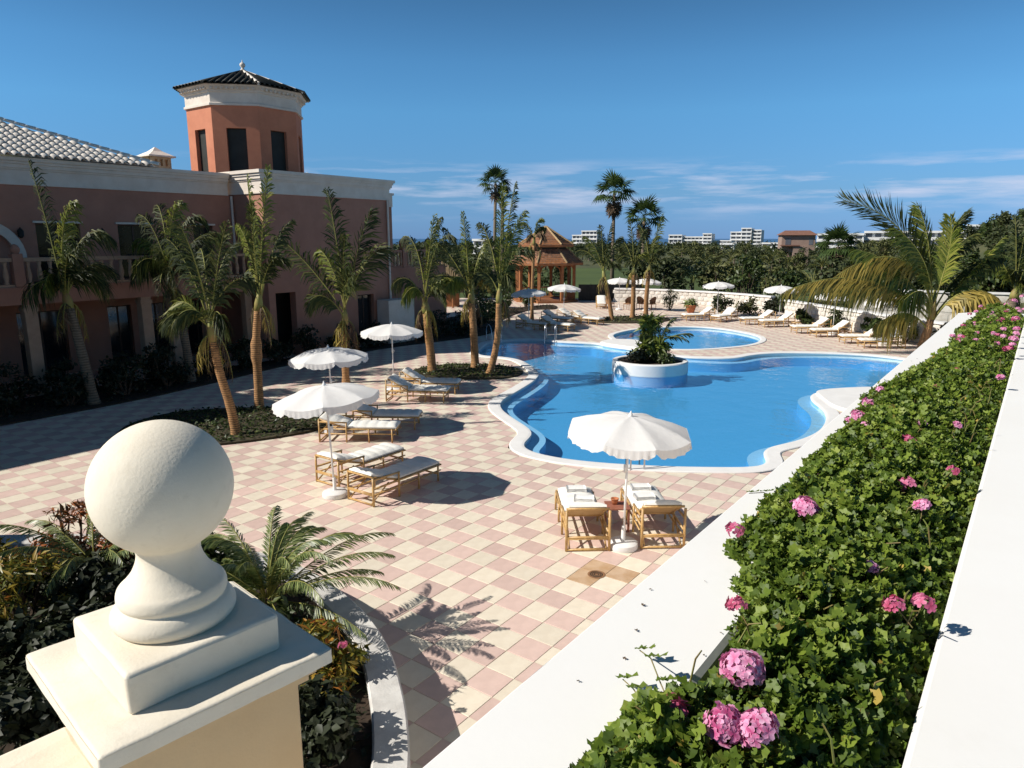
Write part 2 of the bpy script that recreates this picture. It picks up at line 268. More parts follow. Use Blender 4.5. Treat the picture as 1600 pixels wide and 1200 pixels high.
class MB:
    def __init__(s): s.v = []; s.f = []; s.mi = []; s.cur = 0
    def add(s, vs, fs):
        k = len(s.v); s.v += [tuple(p) for p in vs]
        for f in fs: s.f.append([i + k for i in f]); s.mi.append(s.cur)
        return s
    def box(s, c, d, rz=0.0, taper=1.0, m=None):
        x, y, z = d[0] / 2, d[1] / 2, d[2] / 2
        pts = [(-x, -y, -z), (x, -y, -z), (x, y, -z), (-x, y, -z)] + [(a * taper, b * taper, z) for a, b in ((-x, -y), (x, -y), (x, y), (-x, y))]
        cs, sn = math.cos(rz), math.sin(rz)
        vs = [(c[0] + p[0] * cs - p[1] * sn, c[1] + p[0] * sn + p[1] * cs, c[2] + p[2]) for p in pts]
        if m: vs = [tuple(m @ Vector(p)) for p in vs]
        return s.add(vs, [(3, 2, 1, 0), (4, 5, 6, 7), (0, 1, 5, 4), (1, 2, 6, 5), (2, 3, 7, 6), (3, 0, 4, 7)])
    def bbox(s, x0, x1, y0, y1, z0, z1): return s.box(((x0 + x1) / 2, (y0 + y1) / 2, (z0 + z1) / 2), (x1 - x0, y1 - y0, z1 - z0))
    def bev(s, c, d, b, rz=0.0):
        """box with chamfered edges"""
        x, y, z = d[0] / 2, d[1] / 2, d[2] / 2
        cs, sn = math.cos(rz), math.sin(rz)
        vs = []
        for zz, ins in ((-z, b), (-z + b, 0), (z - b, 0), (z, b)):
            X, Y = x - ins, y - ins; q = b * 0.6
            for p in ((-X + q, -Y), (X - q, -Y), (X, -Y + q), (X, Y - q), (X - q, Y), (-X + q, Y), (-X, Y - q), (-X, -Y + q)):
                vs.append((c[0] + p[0] * cs - p[1] * sn, c[1] + p[0] * sn + p[1] * cs, c[2] + zz))
        fs = [tuple(range(7, -1, -1)), tuple(range(24, 32))]
        for k in range(3):
            for i in range(8): j = (i + 1) % 8; fs.append((k * 8 + i, k * 8 + j, k * 8 + 8 + j, k * 8 + 8 + i))
        return s.add(vs, fs)
    def soft(s, c, d, b, seed=0, amp=0.0015, rz=0.0, cuts=10):
        """box with rounded, slightly uneven plastered edges"""
        bm = bmesh.new(); bmesh.ops.create_cube(bm, size=1.0); bmesh.ops.scale(bm, vec=d, verts=bm.verts)
        bmesh.ops.subdivide_edges(bm, edges=bm.edges, cuts=cuts, use_grid_fill=True)
        from mathutils import noise as nz
        hx, hy, hz = d[0] / 2, d[1] / 2, d[2] / 2; vs = []; cs, sn = math.cos(rz), math.sin(rz)
        bmesh.ops.bevel(bm, geom=[e for e in bm.edges if sum((abs(abs(e.verts[0].co[k]) - h) < 1e-5 and abs(abs(e.verts[1].co[k]) - h) < 1e-5) for k, h in enumerate((hx, hy, hz))) >= 2], offset=b, segments=3, affect='EDGES', profile=0.5)
        bm.verts.index_update()
        for v in bm.verts:
            p = v.co + nz.noise_vector(v.co * 14 + Vector((seed, seed * 2.1, 0))) * amp + nz.noise_vector(v.co * 45 + Vector((seed, 0, 3))) * amp * 0.5
            vs.append((c[0] + p.x * cs - p.y * sn, c[1] + p.x * sn + p.y * cs, c[2] + p.z))
        fs = [[v.index for v in f.verts] for f in bm.faces]; bm.free()
        return s.add(vs, fs)
    def tube(s, pts, rad, n=8, cap=True):
        pts = [Vector(p) for p in pts]; rad = rad if hasattr(rad, '__len__') else [rad] * len(pts)
        vs = []; up = None
        for i, p in enumerate(pts):
            t = (pts[min(i + 1, len(pts) - 1)] - pts[max(i - 1, 0)]).normalized()
            if up is None:
                up = Vector((0, 0, 1)) if abs(t.z) < 0.9 else Vector((1, 0, 0))
            a = t.cross(up).normalized(); b = a.cross(t).normalized(); up = b
            for k in range(n):
                th = 2 * math.pi * k / n
                vs.append(p + (a * math.cos(th) + b * math.sin(th)) * rad[i])
        fs = []
        for i in range(len(pts) - 1):
            for k in range(n):
                j = (k + 1) % n; fs.append((i * n + k, i * n + j, i * n + n + j, i * n + n + k))
        if cap: fs += [tuple(range(n - 1, -1, -1)), tuple(range((len(pts) - 1) * n, len(pts) * n))]
        return s.add(vs, fs)
    def lathe(s, prof, n=24, c=(0, 0, 0), ph=0.0):
        vs = []; fs = []
        for r, z in prof:
            for k in range(n):
                th = 2 * math.pi * k / n + ph; vs.append((c[0] + r * math.cos(th), c[1] + r * math.sin(th), c[2] + z))
        for i in range(len(prof) - 1):
            for k in range(n):
                j = (k + 1) % n; fs.append((i * n + k, i * n + j, i * n + n + j, i * n + n + k))
        fs += [tuple(range(n - 1, -1, -1)), tuple(range((len(prof) - 1) * n, len(prof) * n))]
        return s.add(vs, fs)
    def prism(s, poly, z0, z1):
        n = len(poly); tri = tessellate_polygon([[Vector((p[0], p[1], 0)) for p in poly]])
        area = sum(poly[i][0] * poly[(i + 1) % n][1] - poly[(i + 1) % n][0] * poly[i][1] for i in range(n))
        fs = []
        for a, b, c in tri:
            pa, pb, pc = poly[a], poly[b], poly[c]
            cr_ = (pb[0] - pa[0]) * (pc[1] - pa[1]) - (pb[1] - pa[1]) * (pc[0] - pa[0])
            if cr_ < 0: b, c = c, b
            fs.append((n + a, n + b, n + c)); fs.append((c, b, a))
        for i in range(n):
            j = (i + 1) % n
            fs.append((i, j, n + j, n + i) if area > 0 else (j, i, n + i, n + j))
        return s.add([(p[0], p[1], z0) for p in poly] + [(p[0], p[1], z1) for p in poly], fs)
    def mesh(s, name, mats, smooth=False, auto=None):
        me = bpy.data.meshes.new(name); me.from_pydata(s.v, [], s.f)
        for m in (mats if isinstance(mats, (list, tuple)) else [mats]): me.materials.append(m)
        if any(s.mi): me.polygons.foreach_set('material_index', s.mi)
        if smooth: me.polygons.foreach_set('use_smooth', [True] * len(s.f))
        me.update()
        if auto: me.set_sharp_from_angle(angle=R(auto))
        return me
    def obj(s, name, mats, parent=None, smooth=False, loc=None, rot=None, auto=None):
        return link(name, s.mesh(name, mats, smooth, auto), parent, loc, rot)

def np_mesh(name, V, F3=None, F4=None, mats=None, rnd=None, mi3=None, mi4=None, smooth=False):
    """mesh straight from arrays; rnd = one value per vertex"""
    me = bpy.data.meshes.new(name)
    V = np.asarray(V, np.float32)
    F3 = np.zeros((0, 3), np.int32) if F3 is None else np.asarray(F3, np.int32).reshape(-1, 3)
    F4 = np.zeros((0, 4), np.int32) if F4 is None else np.asarray(F4, np.int32).reshape(-1, 4)
    me.vertices.add(len(V)); me.vertices.foreach_set('co', V.ravel())
    nl = F3.size + F4.size; me.loops.add(nl); me.polygons.add(len(F3) + len(F4))
    me.loops.foreach_set('vertex_index', np.concatenate([F3.ravel(), F4.ravel()]))
    st = np.concatenate([np.arange(len(F3)) * 3, F3.size + np.arange(len(F4)) * 4]).astype(np.int32)
    me.polygons.foreach_set('loop_start', st)
    for m in (mats if isinstance(mats, (list, tuple)) else [mats]): me.materials.append(m)
    if mi3 is not None or mi4 is not None:
        a = np.zeros(len(F3), np.int32) if mi3 is None else mi3; b = np.zeros(len(F4), np.int32) if mi4 is None else mi4
        me.polygons.foreach_set('material_index', np.concatenate([a, b]).astype(np.int32))
    if smooth: me.polygons.foreach_set('use_smooth', np.ones(len(F3) + len(F4), bool))
    me.update(calc_edges=True)
    if rnd is not None:
        at = me.attributes.new('rnd', 'FLOAT', 'POINT'); at.data.foreach_set('value', np.asarray(rnd, np.float32))
    return me

def scatter(name, base, pos, xax, yax, zax, size, mat, rnd):
    """many copies of a small leaf (base = verts, tris) in one mesh"""
    bv, bf = np.asarray(base[0], float), np.asarray(base[1], int)
    n, k = len(pos), len(bv)
    V = pos[:, None, :] + size[:, None, None] * (bv[None, :, 0:1] * xax[:, None, :] + bv[None, :, 1:2] * yax[:, None, :] + bv[None, :, 2:3] * zax[:, None, :])
    F = (bf[None] + (np.arange(n) * k)[:, None, None]).reshape(-1, bf.shape[1])
    r = np.repeat(rnd, k)
    if bf.shape[1] == 3: return np_mesh(name, V.reshape(-1, 3), F, None, mat, r)
    return np_mesh(name, V.reshape(-1, 3), None, F, mat, r)

def frame_axes(nrm, rng):
    z = nrm / np.linalg.norm(nrm, axis=1, keepdims=True)
    a = rng.normal(size=z.shape); x = a - (a * z).sum(1, keepdims=True) * z; x /= np.linalg.norm(x, axis=1, keepdims=True)
    return x, np.cross(z, x), z

# building axes: u runs along the hotel and the planter wall, v faces the pool
AZ = R(36.4); U = Vector((math.sin(AZ), math.cos(AZ), 0)); V_ = Vector((math.cos(AZ), -math.sin(AZ), 0))
RU = math.pi / 2 - AZ                     # rotation that turns local x to u; local y is then -v

# ================================================================== THE SETTING
def terrain_h(x, y):
    r = np.hypot(x, y)
    sm = lambda a, b, t: np.clip((t - a) / (b - a), 0, 1) ** 2 * (3 - 2 * np.clip((t - a) / (b - a), 0, 1))
    h = -1.1 - 1.2 * sm(80, 500, y) + 0.35 * np.sin(x * 0.05 + 1) * np.sin(y * 0.043)
    hill = sm(0.42, 0.85, x / np.maximum(y, 1.0)) * sm(38, 150, r) * 10.0 + sm(0.55, 0.8, x / np.maximum(y, 1.0)) * sm(30, 55, r) * 3.0
    h = h + hill
    h = h - 60 * sm(760, 1000, r)
    inside = (y < 58) & (y > -30) & (x < 20.5) & (x > -60)
    return np.where(inside, -3.2, h)

def ground_sheet():
    g = np.concatenate([-np.geomspace(1000, 60, 26), np.arange(-56, 60, 2.0), np.geomspace(60, 1000, 26)])
    gy = np.concatenate([[-120, -60], np.arange(-32, 130, 2.0), np.geomspace(132, 1100, 34)])
    X, Y = np.meshgrid(g, gy); Z = terrain_h(X, Y)
    V = np.stack([X, Y, Z], -1).reshape(-1, 3); nx, ny = len(g), len(gy)
    i = np.arange(nx - 1)[None] + (np.arange(ny - 1) * nx)[:, None]
    F = np.stack([i, i + 1, i + 1 + nx, i + nx], -1).reshape(-1, 4)
    me = np_mesh('ground', V, None, F, [M['lawn'], M['scrub']], smooth=True)
    c = V[F].mean(1)
    mi = ((np.hypot(c[:, 0], c[:, 1]) > 150) | (c[:, 0] / np.maximum(c[:, 1], 1) > 0.42)).astype(np.int32)
    me.polygons.foreach_set('material_index', mi)
    tag(link('ground', me), kind='structure')
ground_sheet()
mb = MB(); mb.add([(-45000, 700, -45), (45000, 700, -45), (45000, 50000, -45), (-45000, 50000, -45)], [(0, 1, 2, 3)])
tag(mb.obj('sea', M['sea']), kind='structure')

# ---- pool outlines
def smooth_loop(pts, k=6):
    P = np.array(pts, float); n = len(P); out = []
    for i in range(n):
        p0, p1, p2, p3 = P[i - 1], P[i], P[(i + 1) % n], P[(i + 2) % n]
        for t in np.arange(k) / k:
            out.append(0.5 * ((2 * p1) + (p2 - p0) * t + (2 * p0 - 5 * p1 + 4 * p2 - p3) * t * t + (3 * p1 - p0 - 3 * p2 + p3) * t ** 3))
    P = np.array(out)
    d = np.r_[0, np.cumsum(np.linalg.norm(np.diff(np.vstack([P, P[:1]]), axis=0), axis=1))]
    m = int(d[-1] / 0.16); t = np.linspace(0, d[-1], m, endpoint=False); Q = np.vstack([P, P[:1]])
    P = np.stack([np.interp(t, d, Q[:, 0]), np.interp(t, d, Q[:, 1])], 1)
    for _ in range(3): P = 0.5 * P + 0.25 * (np.roll(P, 1, 0) + np.roll(P, -1, 0))
    a = np.sum(P[:, 0] * np.roll(P[:, 1], -1) - np.roll(P[:, 0], -1) * P[:, 1])
    return P if a > 0 else P[::-1].copy()

def out_normals(P):
    t = np.roll(P, -1, 0) - np.roll(P, 1, 0); t /= np.linalg.norm(t, axis=1, keepdims=True)
    return np.stack([t[:, 1], -t[:, 0]], 1)

def offset(P, d):
    Q = P + out_normals(P) * d
    for _ in range(6): Q = 0.6 * Q + 0.2 * (np.roll(Q, 1, 0) + np.roll(Q, -1, 0))
    return Q

MAIN = smooth_loop([(-1.39, 30.46), (-1.55, 31.6), (-1.47, 32.6), (-1.18, 34.3), (-0.57, 35.0), (0.8, 35.41), (1.6, 35.19), (2.34, 34.6), (3.57, 34.2), (4.17, 34.0), (4.4, 33.4), (4.9, 32.76), (5.8, 31.89), (6.69, 30.63), (7.62, 29.95), (9.3, 29.75), (10.46, 30.63), (11.68, 31.16), (13.47, 31.16), (15.34, 30.63), (16.52, 29.47), (16.9, 27.6), (16.0, 25.2), (13.6, 23.5), (10.9, 23.15), (9.85, 22.7), (9.43, 21.7), (9.3, 20.6), (8.91, 19.45), (8.34, 18.42), (7.74, 17.66), (6.9, 16.97), (6.3, 16.64), (5.95, 16.2), (5.92, 15.7), (5.72, 15.2), (5.3, 15.05), (4.6, 15.05), (3.54, 15.1), (2.87, 15.2), (2.29, 15.3), (1.52, 15.53), (0.92, 15.82), (0.57, 16.09), (0.32, 16.37), (0.2, 16.75), (0.3, 17.19), (0.51, 17.79), (0.40, 18.42), (0.0, 19.45), (-0.36, 20.59), (-0.36, 21.7), (0.15, 23.12), (0.70, 24.72), (0.95, 25.92), (0.91, 26.83), (0.64, 28.24), (0.2, 29.47), (-0.5, 30.1)])
KID = smooth_loop([(5.2, 36.6), (5.7, 38.0), (6.9, 39.5), (8.36, 40.3), (10.1, 40.66), (11.6, 39.9), (12.55, 38.0), (12.75, 36.4), (12.3, 34.9), (11.4, 33.7), (10.15, 32.86), (8.19, 32.18), (6.6, 32.6), (5.5, 34.0)])
COPE = 0.34

def ring(mb, A, za, B, zb):
    n = len(A); k = len(mb.v)
    mb.v += [(p[0], p[1], za) for p in A] + [(p[0], p[1], zb) for p in B]
    for i in range(n):
        j = (i + 1) % n; mb.f.append([k + i, k + j, k + n + j, k + n + i]); mb.mi.append(mb.cur)

def make_pool(name, P, depth, ledge, ledge_z, COPE=0.34):
    root = empty(name, (float(P[:, 0].mean()), float(P[:, 1].mean()), 0), kind='structure')
    o = np.array(root.location[:2]); P = P - o
    mb = MB()                                                  # rounded coping
    prof = [(COPE, -0.05), (COPE, 0.022), (COPE - 0.02, 0.036), (0.03, 0.036), (-0.035, 0.028), (-0.05, 0.008), (-0.045, -0.03), (0.0, -0.05), (0.0, -0.3)]
    loops = [(offset(P, d), z) for d, z in prof]
    for (A, za), (B, zb) in zip(loops, loops[1:]): ring(mb, B, zb, A, za)
    mb.obj('coping', M['coping'], root, smooth=True, auto=40)
    I1, I2 = offset(P, -0.02), offset(P, -ledge)
    mb = MB(); ring(mb, P, ledge_z, P, -0.02)
    ring(mb, offset(P, -ledge), ledge_z, P, ledge_z)
    mb.obj('ledge', M['poolpale'], root)
    mb = MB(); ring(mb, I2, -depth, I2, ledge_z - 0.002)
    mb.obj('basin_wall', M['poolblue'], root)
    mb = MB(); poly = [tuple(p) for p in I2]
    tri = tessellate_polygon([[Vector((*p, 0)) for p in poly]])
    fs = []
    for a, b, c in tri:
        cr_ = (poly[b][0] - poly[a][0]) * (poly[c][1] - poly[a][1]) - (poly[b][1] - poly[a][1]) * (poly[c][0] - poly[a][0])
        fs.append((a, b, c) if cr_ > 0 else (a, c, b))
    mb.add([(p[0], p[1], -depth) for p in poly], fs)
    mb.obj('basin_floor', M['poolblue'], root)
    mb = MB(); poly = [tuple(p) for p in offset(P, 0.01)]
    tri = tessellate_polygon([[Vector((*p, 0)) for p in poly]]); fs = []
    for a, b, c in tri:
        cr_ = (poly[b][0] - poly[a][0]) * (poly[c][1] - poly[a][1]) - (poly[b][1] - poly[a][1]) * (poly[c][0] - poly[a][0])
        fs.append((a, b, c) if cr_ > 0 else (a, c, b))
    mb.add([(p[0], p[1], -0.07) for p in poly], fs)
    mb.obj('water', M['water'], root)
    return root
make_pool('swimming_pool', MAIN, 0.52, 0.42, -0.15)
make_pool('paddling_pool', KID, 0.32, 0.12, -0.18, 0.24)

# white spit of coping between the two pools and the white apron beside the planter wall
for nm, poly, top in (('white_pool_spit', [(4.25, 34.2), (4.95, 35.1), (6.3, 34.7), (6.9, 32.6), (6.5, 31.4), (5.8, 32.15), (5.0, 32.95), (4.5, 33.5)], 0.10),
                      ('white_pool_apron', [(10.0, 22.9), (10.95, 23.35), (12.6, 23.5), (13.4, 22.4), (11.2, 19.6), (10.3, 19.7), (9.65, 20.6), (9.75, 21.7)], 0.09)):
    mb = MB(); Q = smooth_loop(poly, 4); mb.prism([tuple(p) for p in Q], -0.04, top - 0.02); mb.prism([tuple(p) for p in offset(Q, -0.04)], top - 0.021, top)
    tag(mb.obj(nm, M['coping']), kind='structure')

# ---- chequered deck: each paving slab is geometry; the 300 nearest in view are pieces of their own
def in_poly(pt, poly):
    x, y = pt; c = False; n = len(poly)
    for i in range(n):
        x1, y1 = poly[i]; x2, y2 = poly[i - 1]
        if (y1 > y) != (y2 > y) and x < (x2 - x1) * (y - y1) / (y2 - y1) + x1: c = not c
    return c
def clip_half(poly, q, n, off):
    out = []
    for i in range(len(poly)):
        a, b = poly[i], poly[(i + 1) % len(poly)]
        da = (a[0] - q[0]) * n[0] + (a[1] - q[1]) * n[1] - off; db = (b[0] - q[0]) * n[0] + (b[1] - q[1]) * n[1] - off
        if da >= 0: out.append(a)
        if (da >= 0) != (db >= 0):
            t = da / (da - db); out.append((a[0] + (b[0] - a[0]) * t, a[1] + (b[1] - a[1]) * t))
    return out
CS, SN = math.cos(R(11.587)), math.sin(R(11.587))
def to_px(x, y, z):
    d = y * CS - (z - 5) * SN
    return 800 + 1112 * x / d, 600 - 1112 * (y * SN + (z - 5) * CS) / d

TS = 0.412; E1 = np.array([math.cos(R(53.94)), math.sin(R(53.94))]) * TS; E2 = np.array([math.cos(R(-36.06)), math.sin(R(-36.06))]) * TS
O_ = np.array([-0.279, 11.168])
REGION = [(-25, 8), (-25, 30), (-14, 44), (-9, 61), (9, 60), (16, 55), (18.6, 50), (18.0, 44.5), (20.2, 33.3), (21, 26), (12.0, 17.0), (6.05, 9.3), (0.2, 1.45), (-6, 2.5)]
DRAIN = (1.28, 9.99)
deck = empty('pool_deck', (0, 0, 0), kind='structure')
NM, NK = out_normals(MAIN), out_normals(KID)
full, part = [], []
for i in range(-40, 150):
    for j in range(-90, 90):
        c = O_ + (i + 0.5) * E1 + (j + 0.5) * E2
        if c[1] < 2.5 or c[1] > 62: continue
        px = to_px(c[0], c[1], 0)
        if px[0] < -60 or px[0] > 1660 or not in_poly(c, REGION): continue
        cell = [tuple(O_ + (i + a) * E1 + (j + b) * E2) for a, b in ((0, 0), (0, 1), (1, 1), (1, 0))]
        ok = True; cut = None
        for P, N, COPE in ((MAIN, NM, 0.34), (KID, NK, 0.24)):
            dd = ((P - c) ** 2).sum(1); k = int(dd.argmin()); sd = float((c - P[k]) @ N[k])
            if math.sqrt(dd[k]) > 0.75:
                if dd[k] < 30 and in_poly(c, P[::4]): ok = False
                continue
            if sd < COPE - 0.36: ok = False
            elif sd < COPE + 0.32: cell = clip_half(cell, P[k], N[k], COPE - 0.03); cut = 1
        if not ok or len(cell) < 3: continue
        (part if cut else full).append((i, j, tuple(c), cell, px))
def tone(i, j): return (i + j) % 2     # 1 = pink
# grout bed under the slabs
V = []; F3 = []; F4 = []
for q in full: k = len(V); V += [(*p, -0.006) for p in q[3]]; F4.append((k + 3, k + 2, k + 1, k) if False else (k, k + 1, k + 2, k + 3))
for q in part:
    k = len(V); V += [(*p, -0.006) for p in q[3]]
    for t in range(1, len(q[3]) - 1): F3.append((k, k + t, k + t + 1))
V = np.array(V)
def up3(V, F):
    F = np.array(F, np.int32); a, b, c = V[F[:, 0]], V[F[:, 1]], V[F[:, 2]]
    z = (b[:, 0] - a[:, 0]) * (c[:, 1] - a[:, 1]) - (b[:, 1] - a[:, 1]) * (c[:, 0] - a[:, 0])
    F[z < 0] = F[z < 0][:, ::-1]; return F
link('grout_bed', np_mesh('grout_bed', V, up3(V, F3), up3(V, F4), M['grout']), deck)
# nearest visible slabs
def vis(q):
    x, y = q[4]
    return 330 < x < 1250 and y < 1200 and y < 1196 - 0.833 * (x - 650) and not (x < 480 + (y - 880) * 0.5 and y > 860)
order = sorted([q for q in full if vis(q)], key=lambda q: q[2][0] ** 2 + q[2][1] ** 2)
near = order[:300]; near_ids = {(q[0], q[1]) for q in near}
def slab_mesh(m):
    g = 0.0035; h = TS / 2 - g; b = 0.004; mb = MB()
    vs = [(-h, -h, -0.004), (h, -h, -0.004), (h, h, -0.004), (-h, h, -0.004), (-h, -h, 0.0), (h, -h, 0.0), (h, h, 0.0), (-h, h, 0.0)]
    vs += [(x * (1 - b / h), y * (1 - b / h), 0.003) for x, y, z in vs[:4]]
    mb.add(vs, [(0, 1, 5, 4), (1, 2, 6, 5), (2, 3, 7, 6), (3, 0, 4, 7), (4, 5, 9, 8), (5, 6, 10, 9), (6, 7, 11, 10), (7, 4, 8, 11), (8, 9, 10, 11)])
    return mb.mesh('tile', m)
SL = {0: slab_mesh(M['cream_tile']), 1: slab_mesh(M['pink_tile'])}
SLW = slab_mesh(M['wet_tile'])
rr = random.Random(3)
for q in near:
    wet = (q[2][0] - DRAIN[0]) ** 2 + ((q[2][1] - DRAIN[1]) * 1.25) ** 2 < 0.42 ** 2
    o = link('tile', SLW if wet else SL[tone(q[0], q[1])], deck, (*q[2], rr.uniform(-0.001, 0.001)), (rr.uniform(-1, 1) * 0.0025, rr.uniform(-1, 1) * 0.0025, R(53.94)))
V = []; F3 = []; F4 = []; M3 = []; M4 = []; RN = []
for q in full + part:
    if (q[0], q[1]) in near_ids: continue
    c = np.array(q[2]); cc = np.mean(q[3], axis=0); t = tone(q[0], q[1]); rv = rr.random(); k = len(V); n = len(q[3])
    for p in q[3]: p = np.array(p); d = cc - p; V.append((*(p + d / max(np.linalg.norm(d), 1e-6) * 0.006), 0.002))
    RN += [rv] * n
    if n == 4: F4.append((k, k + 1, k + 2, k + 3)); M4.append(t)
    else:
        for s in range(1, n - 1): F3.append((k, k + s, k + s + 1)); M3.append(t)
V = np.array(V)
tag(link('tiles', np_mesh('tiles', V, up3(V, F3), up3(V, F4), [M['cream_tile'], M['pink_tile']], RN, np.array(M3), np.array(M4)), deck), kind='stuff')

# ---- planting beds
def bed(name, poly, z, mat, kerb=None):
    mb = MB(); Q = smooth_loop(poly, 4)
    mb.prism([tuple(p) for p in Q], -0.05, z)
    tag(mb.obj(name, mat), kind='structure')
    return Q
BED_A = bed('palm_bed', [(-9.6, 17.0), (-7.6, 16.7), (-5.6, 17.75), (-4.85, 18.9), (-5.5, 20.2), (-7.0, 20.7), (-9.6, 20.2), (-10.4, 18.6)], 0.06, M['shed'])
BED_B = bed('palm_bed', [(-3.9, 26.3), (-2.7, 25.3), (-0.5, 25.2), (0.4, 26.2), (0.15, 27.3), (-1.2, 28.2), (-3.0, 27.9)], 0.06, M['shed'])
BED_C = bed('palm_bed', [(4.8, 43.2), (6.5, 42.3), (9.0, 43.0), (9.9, 44.6), (8.6, 46.2), (6.2, 45.6)], 0.06, M['shed'])
B0 = Vector((-12.3, 26.4, 0))
def BW(s_, n_, z=0.0): p = B0 + U * s_ + V_ * n_; return Vector((p.x, p.y, z))
BED_D = bed('house_bed', [tuple(BW(s_, n_)[:2]) for s_, n_ in [(-18, 0.15), (-18, 3.0), (-9, 3.3), (-4, 3.2), (-0.5, 2.6), (4, 1.6), (9, 1.6), (11, 1.9), (14.6, 2.4), (17, 1.6), (21, -1.0), (27, -3.2), (29, -2.2), (31, -4.5), (20, -4.5), (10, 0.15), (0, 0.15), (-9, 0.15)]], 0.05, M['soil'])  # bed before the hotel, widened over the deck so dark soil deepens the shade

# ================================================================== FOREGROUND: planter wall, geraniums, finial
rng = np.random.default_rng(11)
PL = empty('planter_wall', (-0.18, 1.13, 0), RU, label='long white planter wall with broad flat coping running from the camera past the pool', cat='wall')
ZC = 4.05; L0, L1 = -1.6, 10.0
def sweep_poly(mb, plan_pts, z0, z1):      # slab with slightly rounded top edges
    n = len(plan_pts); mb.prism(plan_pts, z0, z1)
mb = MB()
mb.bev(((L0 + L1) / 2, -0.155, ZC - 0.05), (L1 - L0, 0.31, 0.10), 0.012)
mb.obj('coping', M['white'], PL)
mb = MB(); mb.bbox(L0, L1, -0.296, -0.02, 0.0, ZC - 0.099); mb.obj('wall_face', M['white'], PL)
mb = MB()                                  # rounded far end
pts = [(L1 + 0.003, 0.0), (L1 + 0.06, -0.02), (L1 + 0.2, -0.10), (L1 + 0.32, -0.25), (L1 + 0.40, -0.5), (L1 + 0.43, -0.9), (L1 + 0.43, -1.6), (L1 + 0.10, -1.6), (L1 + 0.10, -0.75), (L1 + 0.003, -0.31)]
mb.prism(pts, ZC - 0.10, ZC - 0.008); mb.prism([(p[0] + 0.004 if p[0] < L1 + 0.05 else p[0] - 0.012, p[1]) for p in pts], ZC - 0.0081, ZC)
mb.prism([(p[0] - 0.02, p[1]) for p in pts if p[0] > L1 + 0.02] , 0.0, ZC - 0.101)
mb.obj('coping_end', M['white'], PL)
mb = MB(); mb.bev(((L0 + L1) / 2, -1.10, ZC - 0.30), (L1 - L0, 0.77, 0.60), 0.012); mb.obj('parapet', M['white'], PL)
mb = MB(); mb.bbox(L0, L1, -1.46, -0.74, 0, ZC - 0.601); mb.obj('inner_wall', M['white'], PL)
mb = MB(); mb.bbox(L0, L1 + 0.05, -0.735, -0.297, 3.6, ZC - 0.14); mb.obj('soil', M['soil'], PL)

# geraniums: lobed leaves in one mass, flower heads as parts
def lobed_leaf():
    v = [(0, 0, 0)]; n = 10
    for k in range(n):
        th = -math.pi * 0.86 + 2 * math.pi * 0.86 * k / (n - 1)
        r = 1.0 if k % 2 == 1 else 0.72
        if k in (0, n - 1): r = 0.6
        v.append((r * math.sin(th), r * math.cos(th), 0.18 * r * (1 if k % 2 else -0.6) + 0.10 * r * r))
    return v, [(0, k, k + 1) for k in range(1, n)]
GER = empty('geranium_bed', tuple(PL.location), RU, label='mass of pink flowering ivy geraniums filling the white planter trough', cat='flowers')
def gnoise(s): return 0.5 + 0.5 * np.sin(s * 3.1 + 1.0) * np.sin(s * 1.37 + 0.4) + 0.16 * np.sin(s * 9.3) + 0.1 * np.sin(s * 17.1 + 2)
def ger_pts(n, s0, s1):
    s = rng.uniform(s0, s1, n)
    left = np.interp(s, [-1, 0.0, 0.17, 0.29, 0.37, 0.47, 0.65, 0.84, 1.02, 1.23, 1.58, 1.91, 2.2, 2.57, 2.92, 3.87, 4.46, 5.17, 6.15, 7.87, 8.79, 10.3], [0.22, 0.24, 0.26, 0.26, 0.28, 0.35, 0.36, 0.34, 0.25, 0.17, 0.11, 0.14, 0.13, 0.12, 0.13, 0.06, 0.13, 0.18, 0.26, 0.19, 0.25, 0.25])
    left = left + 0.03 * np.sin(s * 21) * np.sin(s * 8.3 + 1) - 0.025 * rng.random(n) ** 2
    t = rng.random(n); nn = left + (0.712 - left) * t
    cl = 0.5 + 0.5 * np.sin(s * 13 + 3 * np.sin(nn * 19)) * np.sin(nn * 27 + 2 * np.sin(s * 8)); fine = np.sin(s * 47 + 2 * np.sin(nn * 60)) * np.sin(nn * 71 + s * 9)
    top = 0.012 + np.clip(t * 6, 0, 1) * np.clip((1 - t) * 2.2, 0, 1) * (0.055 + 0.055 * cl) - np.clip(t - 0.75, 0, 1) * 0.22 + 0.026 * fine * np.clip(t * 6, 0, 1)
    dz = top - rng.random(n) ** 2.2 * 0.07
    dz = np.where(nn < 0.32, np.maximum(dz, 0.006), dz)
    return s, nn, ZC + dz, t, cl
parts = []
for (n, s0, s1, z0_, z1_) in ((24000, -0.9, 1.9, 0.007, 0.021), (19000, 1.9, 4.6, 0.009, 0.021), (17000, 4.6, 10.25, 0.013, 0.026)):
    s, nn, z, edge, clump = ger_pts(n, s0, s1)
    pos = np.stack([s, -nn, z], 1)
    nr = np.stack([rng.normal(0, 0.62, n) - 0.1, rng.normal(0, 0.62, n) + 0.15, np.full(n, 0.7)], 1)
    parts.append((pos, nr, rng.uniform(z0_, z1_, n), np.clip(0.15 + 0.65 * rng.random(n) + 0.3 * (clump - 0.5), 0, 1)))
SPRIGS = (((0.40, -0.33, 0.02), (0.44, -0.28, 0.05), (0.50, -0.23, 0.055), (0.55, -0.18, 0.03)), ((0.36, -0.30, 0.02), (0.40, -0.24, 0.04), (0.43, -0.20, 0.03)), ((1.72, -0.16, 0.02), (1.70, -0.10, 0.05), (1.66, -0.06, 0.05)))
